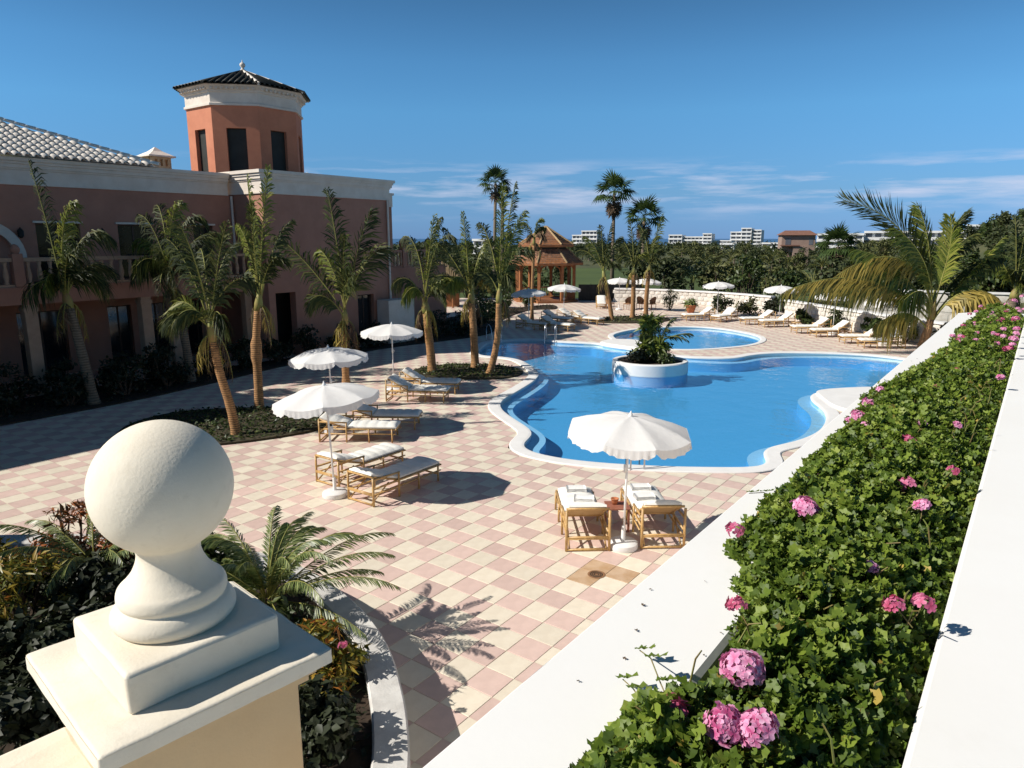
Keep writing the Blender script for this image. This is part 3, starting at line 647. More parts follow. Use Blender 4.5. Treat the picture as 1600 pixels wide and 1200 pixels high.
for sp_ in SPRIGS:                            # loose leaves on the trailing shoots
    for (a_, b_, c_) in sp_[1:]:
        for q_ in range(2): parts.append((np.array([[a_ + 0.012 * q_, b_ - 0.015 * q_, ZC + c_ + 0.006]]), np.array([[0.2, 0.3, 0.8]]), np.array([0.017 + 0.004 * q_]), np.array([0.5 + 0.2 * q_])))
pos = np.concatenate([p[0] for p in parts]); nr = np.concatenate([p[1] for p in parts]); sz = np.concatenate([p[2] for p in parts]); rv = np.concatenate([p[3] for p in parts])
x, y, z = frame_axes(nr, rng)
o = link('foliage', scatter('geranium_leaves', lobed_leaf(), pos, x, y, z, sz, M['gerleaf'], rv), GER); tag(o, kind='stuff')
mb = MB()
for k in range(190):
    s = rng.uniform(-0.6, 5.5); n_ = rng.uniform(0.30, 0.66); p = Vector((s, -n_, ZC + 0.0))
    d = Vector((rng.normal(), rng.normal(), 0.2)).normalized() * rng.uniform(0.03, 0.08)
    q = p + d; q.z = ZC + 0.06 + rng.uniform(0, 0.05); m_ = (p + q) / 2 + Vector((0, 0, 0.03))
    if -q.y > 0.68 or -q.y < 0.25: continue
    mb.tube([p, m_, q], [0.0024, 0.0021, 0.0016], 4, False)
for sp_ in SPRIGS: mb.tube([(a, b, ZC + c) for a, b, c in sp_], 0.0016, 4, False)
tag(mb.obj('stems', M['gerstem'], GER), kind='stuff')
s, nn, z, edge, clump = ger_pts(420, -0.8, 6.0)                   # withered leaves among the green
x, y, z_ = frame_axes(np.stack([rng.normal(0, 0.7, 420), rng.normal(0, 0.7, 420), np.full(420, 0.6)], 1), rng)
tag(link('dry_leaves', scatter('dry_leaves', lobed_leaf(), np.stack([s, -nn, z + 0.004], 1), x, y, z_, rng.uniform(0.008, 0.020, 420), M['palmold'], rng.random(420)), GER), kind='stuff')
# a few fallen petals and leaves on the coping
s = rng.uniform(0.2, 6, 46); nn = rng.uniform(0.03, 0.30, 46); x, y, z_ = frame_axes(np.stack([rng.normal(0, 0.15, 46), rng.normal(0, 0.15, 46), np.ones(46)], 1), rng)
tag(link('fallen_leaves', scatter('fallen_leaves', lobed_leaf(), np.stack([s, -nn, np.full(46, ZC + 0.004)], 1), x, y, z_, rng.uniform(0.003, 0.007, 46), M['deadleaf'], rng.random(46)), GER), kind='stuff')

def flower_mesh(name, nflo, rad, seed, mat, flat=1.0):
    """round head of five-petalled florets"""
    r_ = np.random.default_rng(seed); V = []; F = []; RN = []
    for i in range(nflo):
        zz = 1 - (i + 0.5) / nflo * (1.35 if nflo > 20 else 1.1); th = i * 2.39996 + r_.uniform(-0.3, 0.3)
        rr_ = math.sqrt(max(0, 1 - zz * zz)); nrm = np.array([rr_ * math.cos(th), rr_ * math.sin(th), zz])
        c = nrm * rad * r_.uniform(0.82, 1.08); c[2] *= flat
        nrm = nrm + r_.normal(0, 0.25, 3); nrm /= np.linalg.norm(nrm)
        a = np.cross(nrm, r_.normal(size=3)); a /= np.linalg.norm(a); b = np.cross(nrm, a)
        pl = 0.0125 * r_.uniform(0.85, 1.2); base = r_.uniform(0.25, 0.85)
        for k in range(5):
            ph = 2 * math.pi * k / 5 + (0.25 if k > 1 else -0.1); d = a * math.cos(ph) + b * math.sin(ph); s_ = -a * math.sin(ph) + b * math.cos(ph)
            w = pl * 0.46; k0 = len(V); lift = nrm * pl * 0.18
            V += [c, c + d * pl * 0.6 + s_ * w + lift, c + d * pl * 1.15 + s_ * w * 0.55 + lift * 0.4, c + d * pl * 1.15 - s_ * w * 0.55 + lift * 0.4, c + d * pl * 0.6 - s_ * w + lift]
            pr = float(np.clip(base + r_.uniform(-0.2, 0.2), 0, 1)); RN += [max(0, pr - 0.45), pr, pr, pr, pr]
            F += [(k0, k0 + 1, k0 + 2), (k0, k0 + 2, k0 + 3), (k0, k0 + 3, k0 + 4)]
    return np_mesh(name, np.array(V), F, None, mat, RN)
FM = {'big': [flower_mesh('flower_head', 46, 0.040, 1, M['petal'], 0.85), flower_mesh('flower_head', 40, 0.038, 2, M['petal'], 0.8)],
      'mid': [flower_mesh('flower_head', 20, 0.027, 3, M['petal'], 0.7), flower_mesh('flower_head', 16, 0.026, 4, M['petal'], 0.7)],
      'red': [flower_mesh('flower_head', 15, 0.027, 5, M['petalred'], 0.6), flower_mesh('flower_head', 9, 0.024, 6, M['petalred'], 0.6)]}
# (along, across, kind, size) on the planter
HEADS = [(1.448, -0.303, 'big', 1.0), (0.487, -0.431, 'big', 1.0), (0.305, -0.461, 'big', 0.82), (0.326, -0.512, 'big', 0.9), (1.182, -0.532, 'mid', 0.95), (1.061, -0.68, 'red', 0.9), (0.315, -0.357, 'red', 1.15), (1.224, -0.159, 'red', 1.0), (0.783, -0.317, 'red', 0.8), (3.28, -0.156, 'mid', 1.2), (2.974, -0.162, 'mid', 1.1), (2.757, -0.237, 'mid', 1.1), (2.843, -0.153, 'mid', 0.8), (3.71, -0.139, 'mid', 0.9), (2.613, -0.436, 'red', 1.1), (2.962, -0.437, 'mid', 0.9), (3.066, -0.578, 'mid', 0.7), (1.987, -0.511, 'red', 1.2), (1.787, -0.586, 'mid', 0.9), (2.273, -0.633, 'red', 0.8), (1.007, -0.621, 'red', 0.8), (1.895, -0.244, 'mid', 0.7), (4.392, -0.23, 'mid', 0.9), (4.566, -0.275, 'mid', 1.0), (4.687, -0.439, 'red', 1.1), (3.949, -0.403, 'red', 1.1), (4.594, -0.68, 'mid', 0.8), (5.603, -0.314, 'mid', 1.1), (6.254, -0.324, 'mid', 0.9), (6.451, -0.462, 'red', 1.1), (6.065, -0.666, 'red', 1.2), (6.764, -0.68, 'mid', 1.2), (7.634, -0.319, 'mid', 1.1), (7.507, -0.573, 'mid', 1.0), (7.651, -0.68, 'mid', 1.0), (8.253, -0.504, 'red', 1.1), (8.73, -0.639, 'mid', 1.2), (7.568, -0.403, 'mid', 0.9), (9.488, -0.511, 'red', 1.2), (10.052, -0.62, 'mid', 1.0), (9.72, -0.306, 'red', 1.0), (11.484, -0.544, 'mid', 1.2), (10.706, -0.484, 'mid', 1.0), (12.509, -0.609, 'mid', 1.1), (10.192, -0.388, 'mid', 1.0)]
for i, (hx_, hy_, k, sc) in enumerate(HEADS):
    p = Vector((hx_, hy_, ZC + (0.115 if k == 'big' else 0.085)))
    far_boost = 1.0
    o = link('flower_head', FM[k][i % 2], GER, (p.x, p.y, p.z), (rng.uniform(-0.2, 0.3), rng.uniform(-0.5, -0.1), rng.uniform(0, 6.28)), sc * far_boost)
    if p.x < 4:
        mb = MB(); b0 = Vector((0, 0, 0)); mb.tube([b0, b0 + Vector((0.008, -0.012, -0.035)), b0 + Vector((0.012, -0.035, -0.075))], [0.0016, 0.0018, 0.002], 5, False)
        st = mb.obj('flower_stalk', M['gerstem'], o)
for i in range(44):                           # more heads towards the far end
    s = rng.uniform(6.2, 10.1); n_ = rng.uniform(0.2, 0.70)
    link('flower_head', FM['mid' if i % 3 else 'red'][i % 2], GER, (s, -n_, ZC + 0.10), (0, -0.3, rng.uniform(0, 6.28)), 0.8)

# ---- stone ball on its pedestal
PI_ = empty('ball_finial_pillar', (-0.70, 1.354, 0), R(47.0), label='cream terrace pillar with square cap and big white stone ball finial', cat='pillar')
def ease(prof, n=5):
    P = [Vector((a, b, 0)) for a, b in prof]; out = []
    for i in range(len(P) - 1):
        p0, p1, p2, p3 = P[max(i - 1, 0)], P[i], P[i + 1], P[min(i + 2, len(P) - 1)]
        for k in range(n):
            t = k / n; q = 0.5 * ((2 * p1) + (p2 - p0) * t + (2 * p0 - 5 * p1 + 4 * p2 - p3) * t * t + (3 * p1 - p0 - 3 * p2 + p3) * t ** 3); out.append((max(q.x, 0.0005), q.y))
    return out + [(P[-1].x, P[-1].y)]
ball = [(0.134 * math.cos(a), 4.513 + 0.134 * math.sin(a)) for a in np.linspace(-1.10, 1.567, 34)]
neck = ease([(0.104, 4.228), (0.117, 4.240), (0.119, 4.256), (0.110, 4.272), (0.100, 4.278)], 4)[:-1] + ease([(0.100, 4.279), (0.105, 4.290), (0.102, 4.307), (0.091, 4.318), (0.075, 4.337), (0.064, 4.360), (0.060, 4.378)], 4)[:-1]
mb = MB(); mb.lathe(neck + [(0.0605, 4.389)] + ball[1:], 72); mb.obj('ball', M['stucco'], PI_, smooth=True)
mb = MB(); mb.soft((0, 0, 4.189), (0.300, 0.300, 0.084), 0.010, 1); mb.obj('block', M['stucco'], PI_, True, auto=60)
mb = MB(); mb.soft((0, 0, 4.131), (0.452, 0.452, 0.036), 0.008, 2, 0.0018); mb.obj('cap', M['stucco'], PI_, True, auto=60)
mb = MB(); mb.box((0, 0, 4.104), (0.400, 0.400, 0.020)); mb.box((0, 0, 4.085), (0.376, 0.376, 0.0199)); mb.obj('moulding', M['cream'], PI_)
mb = MB(); mb.bev((0, 0, 2.04), (0.345, 0.345, 4.072), 0.006); mb.obj('shaft', M['cream'], PI_)
mb = MB(); mb.soft((-1.05, 0.02, 2.00), (1.755, 0.27, 4.00), 0.02, 3, 0.003)
tag(mb.obj('terrace_parapet', M['stucco'], None, loc=tuple(PI_.location), rot=(0, 0, R(47.0))), 'cream parapet wall joining the ball pillar at lower left', 'wall')

# ---- curved garden kerb, soil and plants below the terrace
KERB = [(-0.80, 3.6), (-0.86, 4.6), (-0.90, 5.43), (-0.98, 5.95), (-1.12, 6.52), (-1.40, 7.33), (-1.84, 8.12), (-2.55, 8.98), (-3.4, 9.65), (-4.4, 10.1), (-5.6, 10.4), (-7.0, 10.5), (-8.8, 10.4)]
def open_spline(pts, k=8):
    P = [Vector((*p, 0)) for p in pts]; out = []
    for i in range(len(P) - 1):
        p0, p1, p2, p3 = P[max(i - 1, 0)], P[i], P[i + 1], P[min(i + 2, len(P) - 1)]
        for j in range(k):
            t = j / k; out.append(0.5 * ((2 * p1) + (p2 - p0) * t + (2 * p0 - 5 * p1 + 4 * p2 - p3) * t * t + (3 * p1 - p0 - 3 * p2 + p3) * t ** 3))
    return out + [P[-1]]
ks = open_spline(KERB); KIN = []
for i, p in enumerate(ks):
    t = (ks[min(i + 1, len(ks) - 1)] - ks[max(i - 1, 0)]).normalized(); KIN.append(p + Vector((-t.y, t.x, 0)) * 0.34)
mb = MB()
prof = [(0.0, 0.0), (0.0, 0.43), (0.02, 0.45), (0.32, 0.45), (0.34, 0.43), (0.34, 0.0)]
n = len(ks); vs = []
for i in range(n):
    for f, z in prof: q = ks[i].lerp(KIN[i], f / 0.34); vs.append((q.x, q.y, z))
fs = [(i * 6 + k, i * 6 + 6 + k, i * 6 + 7 + k, i * 6 + k + 1) for i in range(n - 1) for k in range(5)]
mb.add(vs, fs); tag(mb.obj('garden_kerb', M['kerb'], None, smooth=False), 'curved low white wall around the planting bed below the terrace', 'low wall')
mb = MB(); poly = [(p.x, p.y) for p in KIN[::3]] + [(-9.2, 10.2), (-9.2, 1.0), (-1.2, 1.0), (-1.15, 3.4)]
mb.prism(poly, 0.01, 0.36); tag(mb.obj('terrace_bed', M['soil']), kind='structure')
g_ = np.random.default_rng(33); pts = []
PQ = [(p.x, p.y) for p in KIN[::4]] + [(-9.2, 10.2), (-9.2, 3.6)]
while len(pts) < 5200:
    c = g_.uniform((-8, 3.6), (-1.1, 10.4))
    if in_poly(c, PQ): pts.append(c)
n = len(pts); pos = np.c_[np.array(pts), 0.365 + 0.09 * g_.random(n) ** 2]; x, y, z = frame_axes(g_.normal(0, 0.5, (n, 3)) + np.array([0, 0, 0.9]), g_)
LITTER = ([(0, 0, 0), (-0.28, 0.45, 0.05), (0, 0.5, -0.04), (0.28, 0.45, 0.05), (0, 1, -0.02)], [(0, 2, 1), (0, 3, 2), (1, 2, 4), (2, 3, 4)])
tag(link('ground_cover', scatter('ground_cover', LITTER, pos, x, y, z, g_.uniform(0.04, 0.11, n), M['darkleaf'], g_.random(n))), 'low dark ground cover in the bed below the terrace', 'ground cover', kind='stuff')
mb = MB(); mb.prism([(-1.9, 0.25), (-0.95, 1.2), (-0.45, 1.25), (-0.22, 1.02), (-1.15, -0.25), (0.2, -1.4), (7.6, 8.2), (14, 4), (4, -9), (-6, -5)], 2.9, 3.2)
tag(mb.obj('terrace_floor', M['cream_tile']), kind='structure')
# block added left of the terrace, outside the frame, to shade the bed
mb = MB(); mb.bbox(-17, -11.0, -6, 9.6, 0, 3.0); mb.bbox(-17.15, -10.85, -6.15, 9.75, 3.001, 3.2)
tag(mb.obj('shade_block', M['salmon']), 'unseen salmon block added to shade the garden bed', 'building')

# ================================================================== PLANT BUILDERS
def nrmz(a): return a / np.maximum(np.linalg.norm(a, axis=-1, keepdims=True), 1e-9)
def bez(c, t):
    c = [np.array(p, float) for p in c]; t = t[:, None]
    if len(c) == 3: return (1 - t) ** 2 * c[0] + 2 * t * (1 - t) * c[1] + t * t * c[2]
    return (1 - t) ** 3 * c[0] + 3 * t * (1 - t) ** 2 * c[1] + 3 * t * t * (1 - t) * c[2] + t ** 3 * c[3]

def frond_mesh(name, ctrl, n=44, ll=0.55, lw=0.035, droop=0.6, twist=0.0, stem=0.022, wind=(0, 0, 0), seed=0, mats=None, start=0.2, vee=0.25, rlo=0.0, rhi=1.0, fold=0.0, ragged=0.0):
    """feather leaf: rachis tube + two rows of bent leaflets"""
    g = np.random.default_rng(seed); t = np.linspace(start, 0.995, n); P = bez(ctrl, t); T = nrmz(bez(ctrl, np.minimum(t + 0.01, 1)) - bez(ctrl, t - 0.01))
    h = np.array(ctrl[-1], float) - np.array(ctrl[0], float); h[2] = 0
    if np.linalg.norm(h) < 1e-3: h = np.array([1.0, 0, 0])
    h /= np.linalg.norm(h); S0 = np.array([-h[1], h[0], 0.0]); S = S0 - (T @ S0)[:, None] * T; S = nrmz(S); N = np.cross(S, T)
    a = twist; S, N = S * math.cos(a) + N * math.sin(a), N * math.cos(a) - S * math.sin(a)
    V = []; F3 = []; F4 = []; RN = []; wv = np.array(wind, float)
    for sd in (-1, 1):
        tt = t + g.uniform(-0.3, 0.3, n) / n; al = np.radians(38 + 30 * tt + g.normal(0, 5, n))[:, None]
        D = nrmz(sd * S * np.cos(al) + T * np.sin(al) + N * (vee + g.normal(0, 0.08, n))[:, None] - fold * N)
        L = (ll * np.clip(np.sin(np.pi * (0.18 + 0.74 * (t - start) / (1 - start))), 0.05, 1) ** 0.7 * g.uniform(0.85, 1.1, n))[:, None]
        if ragged: L = L * np.where(np.sin(np.arange(n) * 0.9 + g.uniform(0, 6)) + g.normal(0, 0.5, n) > 1.15 - ragged, g.uniform(0.05, 0.5, n), 1.0)[:, None]; D = nrmz(D + g.normal(0, 0.16 * ragged * 2, (n, 3)))
        dr = droop * g.uniform(0.5, 1.7, n)[:, None]; z = np.array([0, 0, -1.0])
        mid = P + D * L * 0.5 + z * L * 0.12 * dr + wv * L * 0.15; tip = P + D * L * (1 - 0.18 * dr) + z * L * 0.55 * dr + wv * L * 0.6
        W = T * lw / 2; b = len(V) and sum(len(q) for q in V) or 0
        Q = np.stack([P - W * 0.5, P + W * 0.5, mid + W, mid - W, tip], 1).reshape(-1, 3); V.append(Q)
        k = b + np.arange(n) * 5
        F4.append(np.stack([k, k + 1, k + 2, k + 3], 1)); F3.append(np.stack([k + 3, k + 2, k + 4], 1)); RN.append(np.repeat(rlo + (rhi - rlo) * g.random(n), 5))
    nl3, nl4 = 2 * n, 2 * n
    tb = np.linspace(0, 1, 12); B = bez(ctrl, tb); TB = nrmz(np.gradient(B, axis=0)); b = sum(len(q) for q in V); s5 = []
    A = nrmz(np.cross(TB, np.array([0.3, 0.2, 1.0]))); Bn = np.cross(TB, A)
    for i in range(12):
        r = stem * (1 - 0.8 * tb[i])
        for k in range(5): s5.append(B[i] + (A[i] * math.cos(k * 1.2566) + Bn[i] * math.sin(k * 1.2566)) * r)
    V.append(np.array(s5)); RN.append(np.full(60, 0.5)); q4 = [(b + i * 5 + k, b + i * 5 + (k + 1) % 5, b + i * 5 + 5 + (k + 1) % 5, b + i * 5 + 5 + k) for i in range(11) for k in range(5)]
    F4.append(np.array(q4)); F4 = np.concatenate(F4)
    mi4 = np.zeros(len(F4), np.int32); mi4[nl4:] = 1
    return np_mesh(name, np.concatenate(V), np.concatenate(F3), F4, mats or [M['palmleaf'], M['rachis']], np.concatenate(RN), None, mi4)

def palm(name, label, base, trunk, rad, fronds, seed=0, group=None, shaft=0.5, ll=0.55, lw=0.035, n=44, mat='palmleaf', tmat='trunk', wind=(0.15, 0, 0), droop=0.7, bulge=None, spread=0.62):
    """trunk: list of (dx, dy, z) above the base; fronds: (tilt from upright in degrees, + to the right; length; droop; depth lean; twist; [material])"""
    root = empty(name, (base[0], base[1], 0.0), label=label, cat='palm', group=group)
    g = random.Random(seed)
    mb = MB(); m = 12; cp = [(0, 0, -0.1)] + list(trunk); P = open_spline3(cp, 5)
    rads = []
    for i in range(len(P)):
        f = i / (len(P) - 1); r = rad * (1.22 - 0.32 * min(1, f * 6)) * (1 - 0.22 * f) * (1 + 0.04 * math.sin(i * 2.7))
        if bulge and abs(f - bulge) < 0.09: r *= 1.35
        rads.append(r)
    mb.tube(P, rads, m); mb.obj('trunk', M[tmat], root, smooth=True)
    n = int(n * 1.5); lw = lw * 1.3
    top = Vector(P[-1]); tp = (Vector(P[-1]) - Vector(P[-2])).normalized()
    if shaft:
        mb = MB(); r = rads[-1]; mb.tube([top - tp * 0.05, top + tp * shaft * 0.35, top + tp * shaft * 0.7, top + tp * shaft], [r * 1.05, r * 1.12, r * 0.8, r * 0.4], 9); mb.obj('crown_shaft', M['shaft'], root, smooth=True)
    cr_ = top + tp * shaft * 0.6
    for k in range(4 if shaft > 0.3 else 0):
        a = g.uniform(0, 6.28); h = Vector((math.cos(a), math.sin(a), 0)); o = top + tp * 0.1; l_ = g.uniform(0.7, 1.2)
        link('dry_frond', frond_mesh('dry_frond', [o, o + h * 0.2 + Vector((0, 0, 0.1)), o + h * 0.4 - Vector((0, 0, 0.3 * l_)), o + h * 0.42 - Vector((0, 0, l_))], 22, ll * 0.55, lw, 1.4, 0.0, 0.02, (0, 0, -0.4), seed * 50 + 30 + k, [M['deadleaf' if k % 2 else 'palmold'], M['rachis']], ragged=0.8), root)
    for k, fd in enumerate(fronds):
        ang, L, dr, dep, tw = fd[:5]; ang *= spread; L *= 0.97 if dr < 1.2 else 0.72; dr *= 0.75; mt = fd[5] if len(fd) > 5 else mat
        d = Vector((math.sin(R(ang)), dep, math.cos(R(ang)))).normalized(); o = cr_ + Vector((g.uniform(-0.04, 0.04), g.uniform(-0.04, 0.04), g.uniform(-0.1, 0.15)))
        side = Vector((math.sin(R(ang)) + (0.15 if ang >= 0 else -0.15), dep, 0)).normalized()
        c = [o, o + d * L * 0.35, o + d * L * 0.72 + side * L * 0.10 * dr - Vector((0, 0, 0.10 * dr * L)), o + d * L * (1 - 0.22 * dr) + side * L * 0.30 * dr - Vector((0, 0, 0.42 * dr * L))]
        link('frond', frond_mesh('frond', c, n, ll * g.uniform(0.88, 1.1), lw, droop * g.uniform(0.7, 1.3), tw, 0.026, wind, seed * 50 + k, [M['palmbright' if (mt == 'palmleaf' and (k * 7 + seed) % 8 == 0) else mt], M['rachis']], ragged=0.38), root)
    return root
def open_spline3(pts, k):
    P = [Vector(p) for p in pts]; out = []
    for i in range(len(P) - 1):
        p0, p1, p2, p3 = P[max(i - 1, 0)], P[i], P[i + 1], P[min(i + 2, len(P) - 1)]
        for j in range(k):
            t = j / k; out.append(0.5 * ((2 * p1) + (p2 - p0) * t + (2 * p0 - 5 * p1 + 4 * p2 - p3) * t * t + (3 * p1 - p0 - 3 * p2 + p3) * t ** 3))
    return out + [P[-1]]

LEAF = ([(0, 0, 0), (-0.28, 0.45, 0.05), (0, 0.5, -0.04), (0.28, 0.45, 0.05), (0, 1, -0.02)], [(0, 2, 1), (0, 3, 2), (1, 2, 4), (2, 3, 4)])
LONG = ([(0, 0, 0), (-0.11, 0.45, 0.03), (0, 0.5, -0.02), (0.11, 0.45, 0.03), (0, 1, -0.14)], [(0, 2, 1), (0, 3, 2), (1, 2, 4), (2, 3, 4)])
def cloud_mesh(name, blobs, n, size, mat, seed, leaf=LEAF, up=0.35, shell=0.55, rb=0.25, rs=0.6):
    """leaves through a set of ellipsoid clumps (x, y, z, rx, ry, rz)"""
    g = np.random.default_rng(seed); B = np.array(blobs, float); w = B[:, 3] * B[:, 4] * B[:, 5]; w = w ** 0.7; w /= w.sum()
    k = g.choice(len(B), n, p=w); d = nrmz(g.normal(size=(n, 3))); r = (shell + (1 - shell) * g.random(n)) ** 0.8 * g.uniform(0.8, 1.1, n)
    pos = B[k, :3] + d * B[k, 3:6] * r[:, None]
    nr = nrmz(d + g.normal(0, 0.55, (n, 3)) + np.array([0, 0, up])); x, y, z = frame_axes(nr, g)
    sz = size * g.uniform(0.6, 1.3, n)
    rv = np.clip(rb + rs * g.random(n) + 0.2 * (d[:, 2]) * 0.5 + 0.12 * np.sin(k * 2.3), 0, 1)
    return scatter(name, leaf, pos, x, y, z, sz, mat, rv)
def clumps(seed, n, R_, H, z0, rmin=0.3, rmax=0.55):
    g = random.Random(seed); out = []
    for i in range(n):
        a = g.uniform(0, 6.283); r = R_ * math.sqrt(g.random()) * 0.75; f = g.random(); s = g.uniform(rmin, rmax) * R_ * (1 - 0.35 * f)
        out.append((r * math.cos(a) * (1 - 0.5 * f), r * math.sin(a) * (1 - 0.5 * f), z0 + H * f, s, s, s * g.uniform(0.55, 0.85)))
    return out
def stems_mesh(blobs, z0, rad, mat, seed):
    g = random.Random(seed); mb = MB()
    for b in blobs:
        p = Vector((b[0] * 0.12, b[1] * 0.12, z0)); q = Vector(b[:3]); m = p.lerp(q, 0.5) + Vector((g.uniform(-1, 1), g.uniform(-1, 1), 0)) * 0.06
        mb.tube([p, m, q], [rad, rad * 0.7, rad * 0.3], 5, False)
    return mb.mesh('stems', mat)
BUSHES = {}
def bush(name, label, loc, R_, H, n, size, mat, seed, leaf=LEAF, cat='bush', group=None, z0=0.25, share=None, rz=0.0, nb=9, **kw):
    root = empty(name, loc, rz, label, cat, group)
    if share is not None and share in BUSHES: a, b = BUSHES[share]
    else:
        bl = clumps(seed, nb, R_, H, z0)
        a = cloud_mesh('foliage', bl, n, size, M[mat], seed, leaf, **kw); b = stems_mesh(bl, 0.0, 0.02 + 0.01 * R_, M['bark'], seed)
        if share is not None: BUSHES[share] = (a, b)
    link('crown' if cat == 'tree' else 'foliage', a, root); link('trunk' if cat == 'tree' else 'stems', b, root)
    return root

# ================================================================== BED PLANTS IN FRONT
def cycad(name, label, loc, nf, L, seed, lean=(0, 0), lo=18, hi=78, mats=None):
    root = empty(name, loc, 0, label, 'cycad'); g = random.Random(seed)
    mb = MB(); mb.lathe([(0.13, -0.4), (0.15, -0.1), (0.12, 0.1), (0.05, 0.16)], 12); mb.obj('trunk', M['bark'], root, smooth=True)
    for k in range(nf):
        a = k * 2.39996 + g.uniform(-0.2, 0.2); el = R(g.uniform(lo, hi)); l_ = L * g.uniform(0.8, 1.1)
        h = Vector((math.cos(a), math.sin(a), 0)); d = h * math.cos(el) + Vector((lean[0], lean[1], math.sin(el)))
        d.z *= 0.92; c = [(0, 0, 0.1), tuple(Vector((0, 0, 0.1)) + d * l_ * 0.4), tuple(Vector((0, 0, 0.1)) + d * l_ * 0.8 + h * 0.05), tuple(Vector((0, 0, 0.1)) + d * l_ * 0.95 + h * l_ * 0.26 - Vector((0, 0, l_ * 0.24)))]
        link('frond', frond_mesh('frond', c, 64, 0.20, 0.021, 0.3, 0.0, 0.011, (0, 0, 0), seed * 100 + k, [M['cycadleaf'], M['rachis']], start=0.16, vee=0.35), root)
    return root
cycad('cycad', 'large pale green cycad arching over the curved white kerb', (-3.0, 8.0, 0.55), 38, 1.5, 5, (0.05, 0.0), 15, 78)
cycad('cycad', 'dark cycad with one arching frond beside the reddish croton bushes at left', (-5.75, 9.1, 0.5), 14, 1.45, 9, (-0.05, 0.0), 30, 75)
for i, (lab, x, y, R_, H, n, mat, sz) in enumerate([
    ('orange tipped croton bush touching the stone ball at left', -5.35, 9.75, 0.5, 0.7, 420, 'crotonred', 0.16),
    ('tall orange leaved croton bush left of the stone ball', -6.35, 9.55, 0.6, 0.8, 520, 'crotonred', 0.16),
    ('yellow green croton bush at the left edge of the picture', -6.55, 8.75, 0.65, 0.75, 650, 'croton', 0.17),
    ('lower yellow green croton bush below the one at the left edge', -5.95, 7.95, 0.65, 0.6, 600, 'croton', 0.16),
    ('yellow leaved croton bush just right of the pillar cap', -2.0, 6.85, 0.52, 0.45, 560, 'croton', 0.15),
    ('green shrub with red flower spikes under the cycad', -2.75, 7.2, 0.6, 0.45, 620, 'bushleaf', 0.13),
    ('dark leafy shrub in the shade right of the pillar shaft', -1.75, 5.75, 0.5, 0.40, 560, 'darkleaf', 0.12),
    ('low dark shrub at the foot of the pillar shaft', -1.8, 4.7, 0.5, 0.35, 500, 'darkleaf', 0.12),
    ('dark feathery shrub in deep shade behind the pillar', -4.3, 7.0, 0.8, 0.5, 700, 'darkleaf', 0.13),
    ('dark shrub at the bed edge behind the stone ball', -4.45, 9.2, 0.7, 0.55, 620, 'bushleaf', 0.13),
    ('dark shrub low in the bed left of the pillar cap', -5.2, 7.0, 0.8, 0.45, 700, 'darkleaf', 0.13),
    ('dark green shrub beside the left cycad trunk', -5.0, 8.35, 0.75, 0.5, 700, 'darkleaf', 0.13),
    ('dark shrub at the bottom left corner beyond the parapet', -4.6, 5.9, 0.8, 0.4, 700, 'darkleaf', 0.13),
    ('small dark shrub behind the neck of the stone ball', -3.7, 8.2, 0.6, 0.5, 600, 'bushleaf', 0.12)]):
    bush('croton_bush' if 'croton' in mat else 'garden_shrub', lab, (x, y, 0.34), R_ * 1.12, H * 1.15, int(n * 1.9), sz, mat, 40 + i, LONG if 'croton' in mat else LEAF, z0=0.12, up=0.6, shell=0.3)
# red flower spikes in the shrub under the cycad
fl = np.random.default_rng(5)
for k, (x, y, z) in enumerate([(-2.62, 6.85, 1.02), (-2.5, 6.95, 0.98), (-2.75, 7.0, 1.0), (-1.72, 6.55, 0.95)]):
    o = link('flower_spike', FM['red'][k % 2], None, (x, y, z), (0.2, 0, k), 1.7)
    tag(o, ['red flower spike nearest the pillar cap under the cycad', 'red flower spike right of its neighbour under the cycad', 'red flower spike left of its neighbours under the cycad', 'pink red flower spike among the yellow croton leaves'][k], 'flower')
# leaf litter and low ground cover in the palm beds
for nm, Q, n, mt in (('ground_cover', BED_A, 2600, 'bushleaf'), ('ground_cover', BED_B, 1500, 'bushleaf'), ('ground_cover', BED_C, 1200, 'treeleaf2'), ('ground_cover', BED_D, 5000, 'darkleaf')):  # dark cover on the widened hotel bed deepens its shade
    g = np.random.default_rng(n); lo, hi = Q.min(0), Q.max(0); pts = []
    PQ = [tuple(p) for p in offset(Q, -0.08)[::2]]
    while len(pts) < n:
        c = g.uniform(lo, hi)
        if in_poly(c, PQ): pts.append(c)
    pos = np.c_[np.array(pts), 0.06 + 0.10 * g.random(n) ** 2]
    x, y, z = frame_axes(nrmz(g.normal(0, 0.5, (n, 3)) + np.array([0, 0, 0.9])), g)
    o = link(nm, scatter(nm, LEAF, pos, x, y, z, g.uniform(0.06, 0.15, n), M[mt], g.random(n)))
    tag(o, 'low leafy ground cover in a palm bed', 'ground cover', kind='stuff')

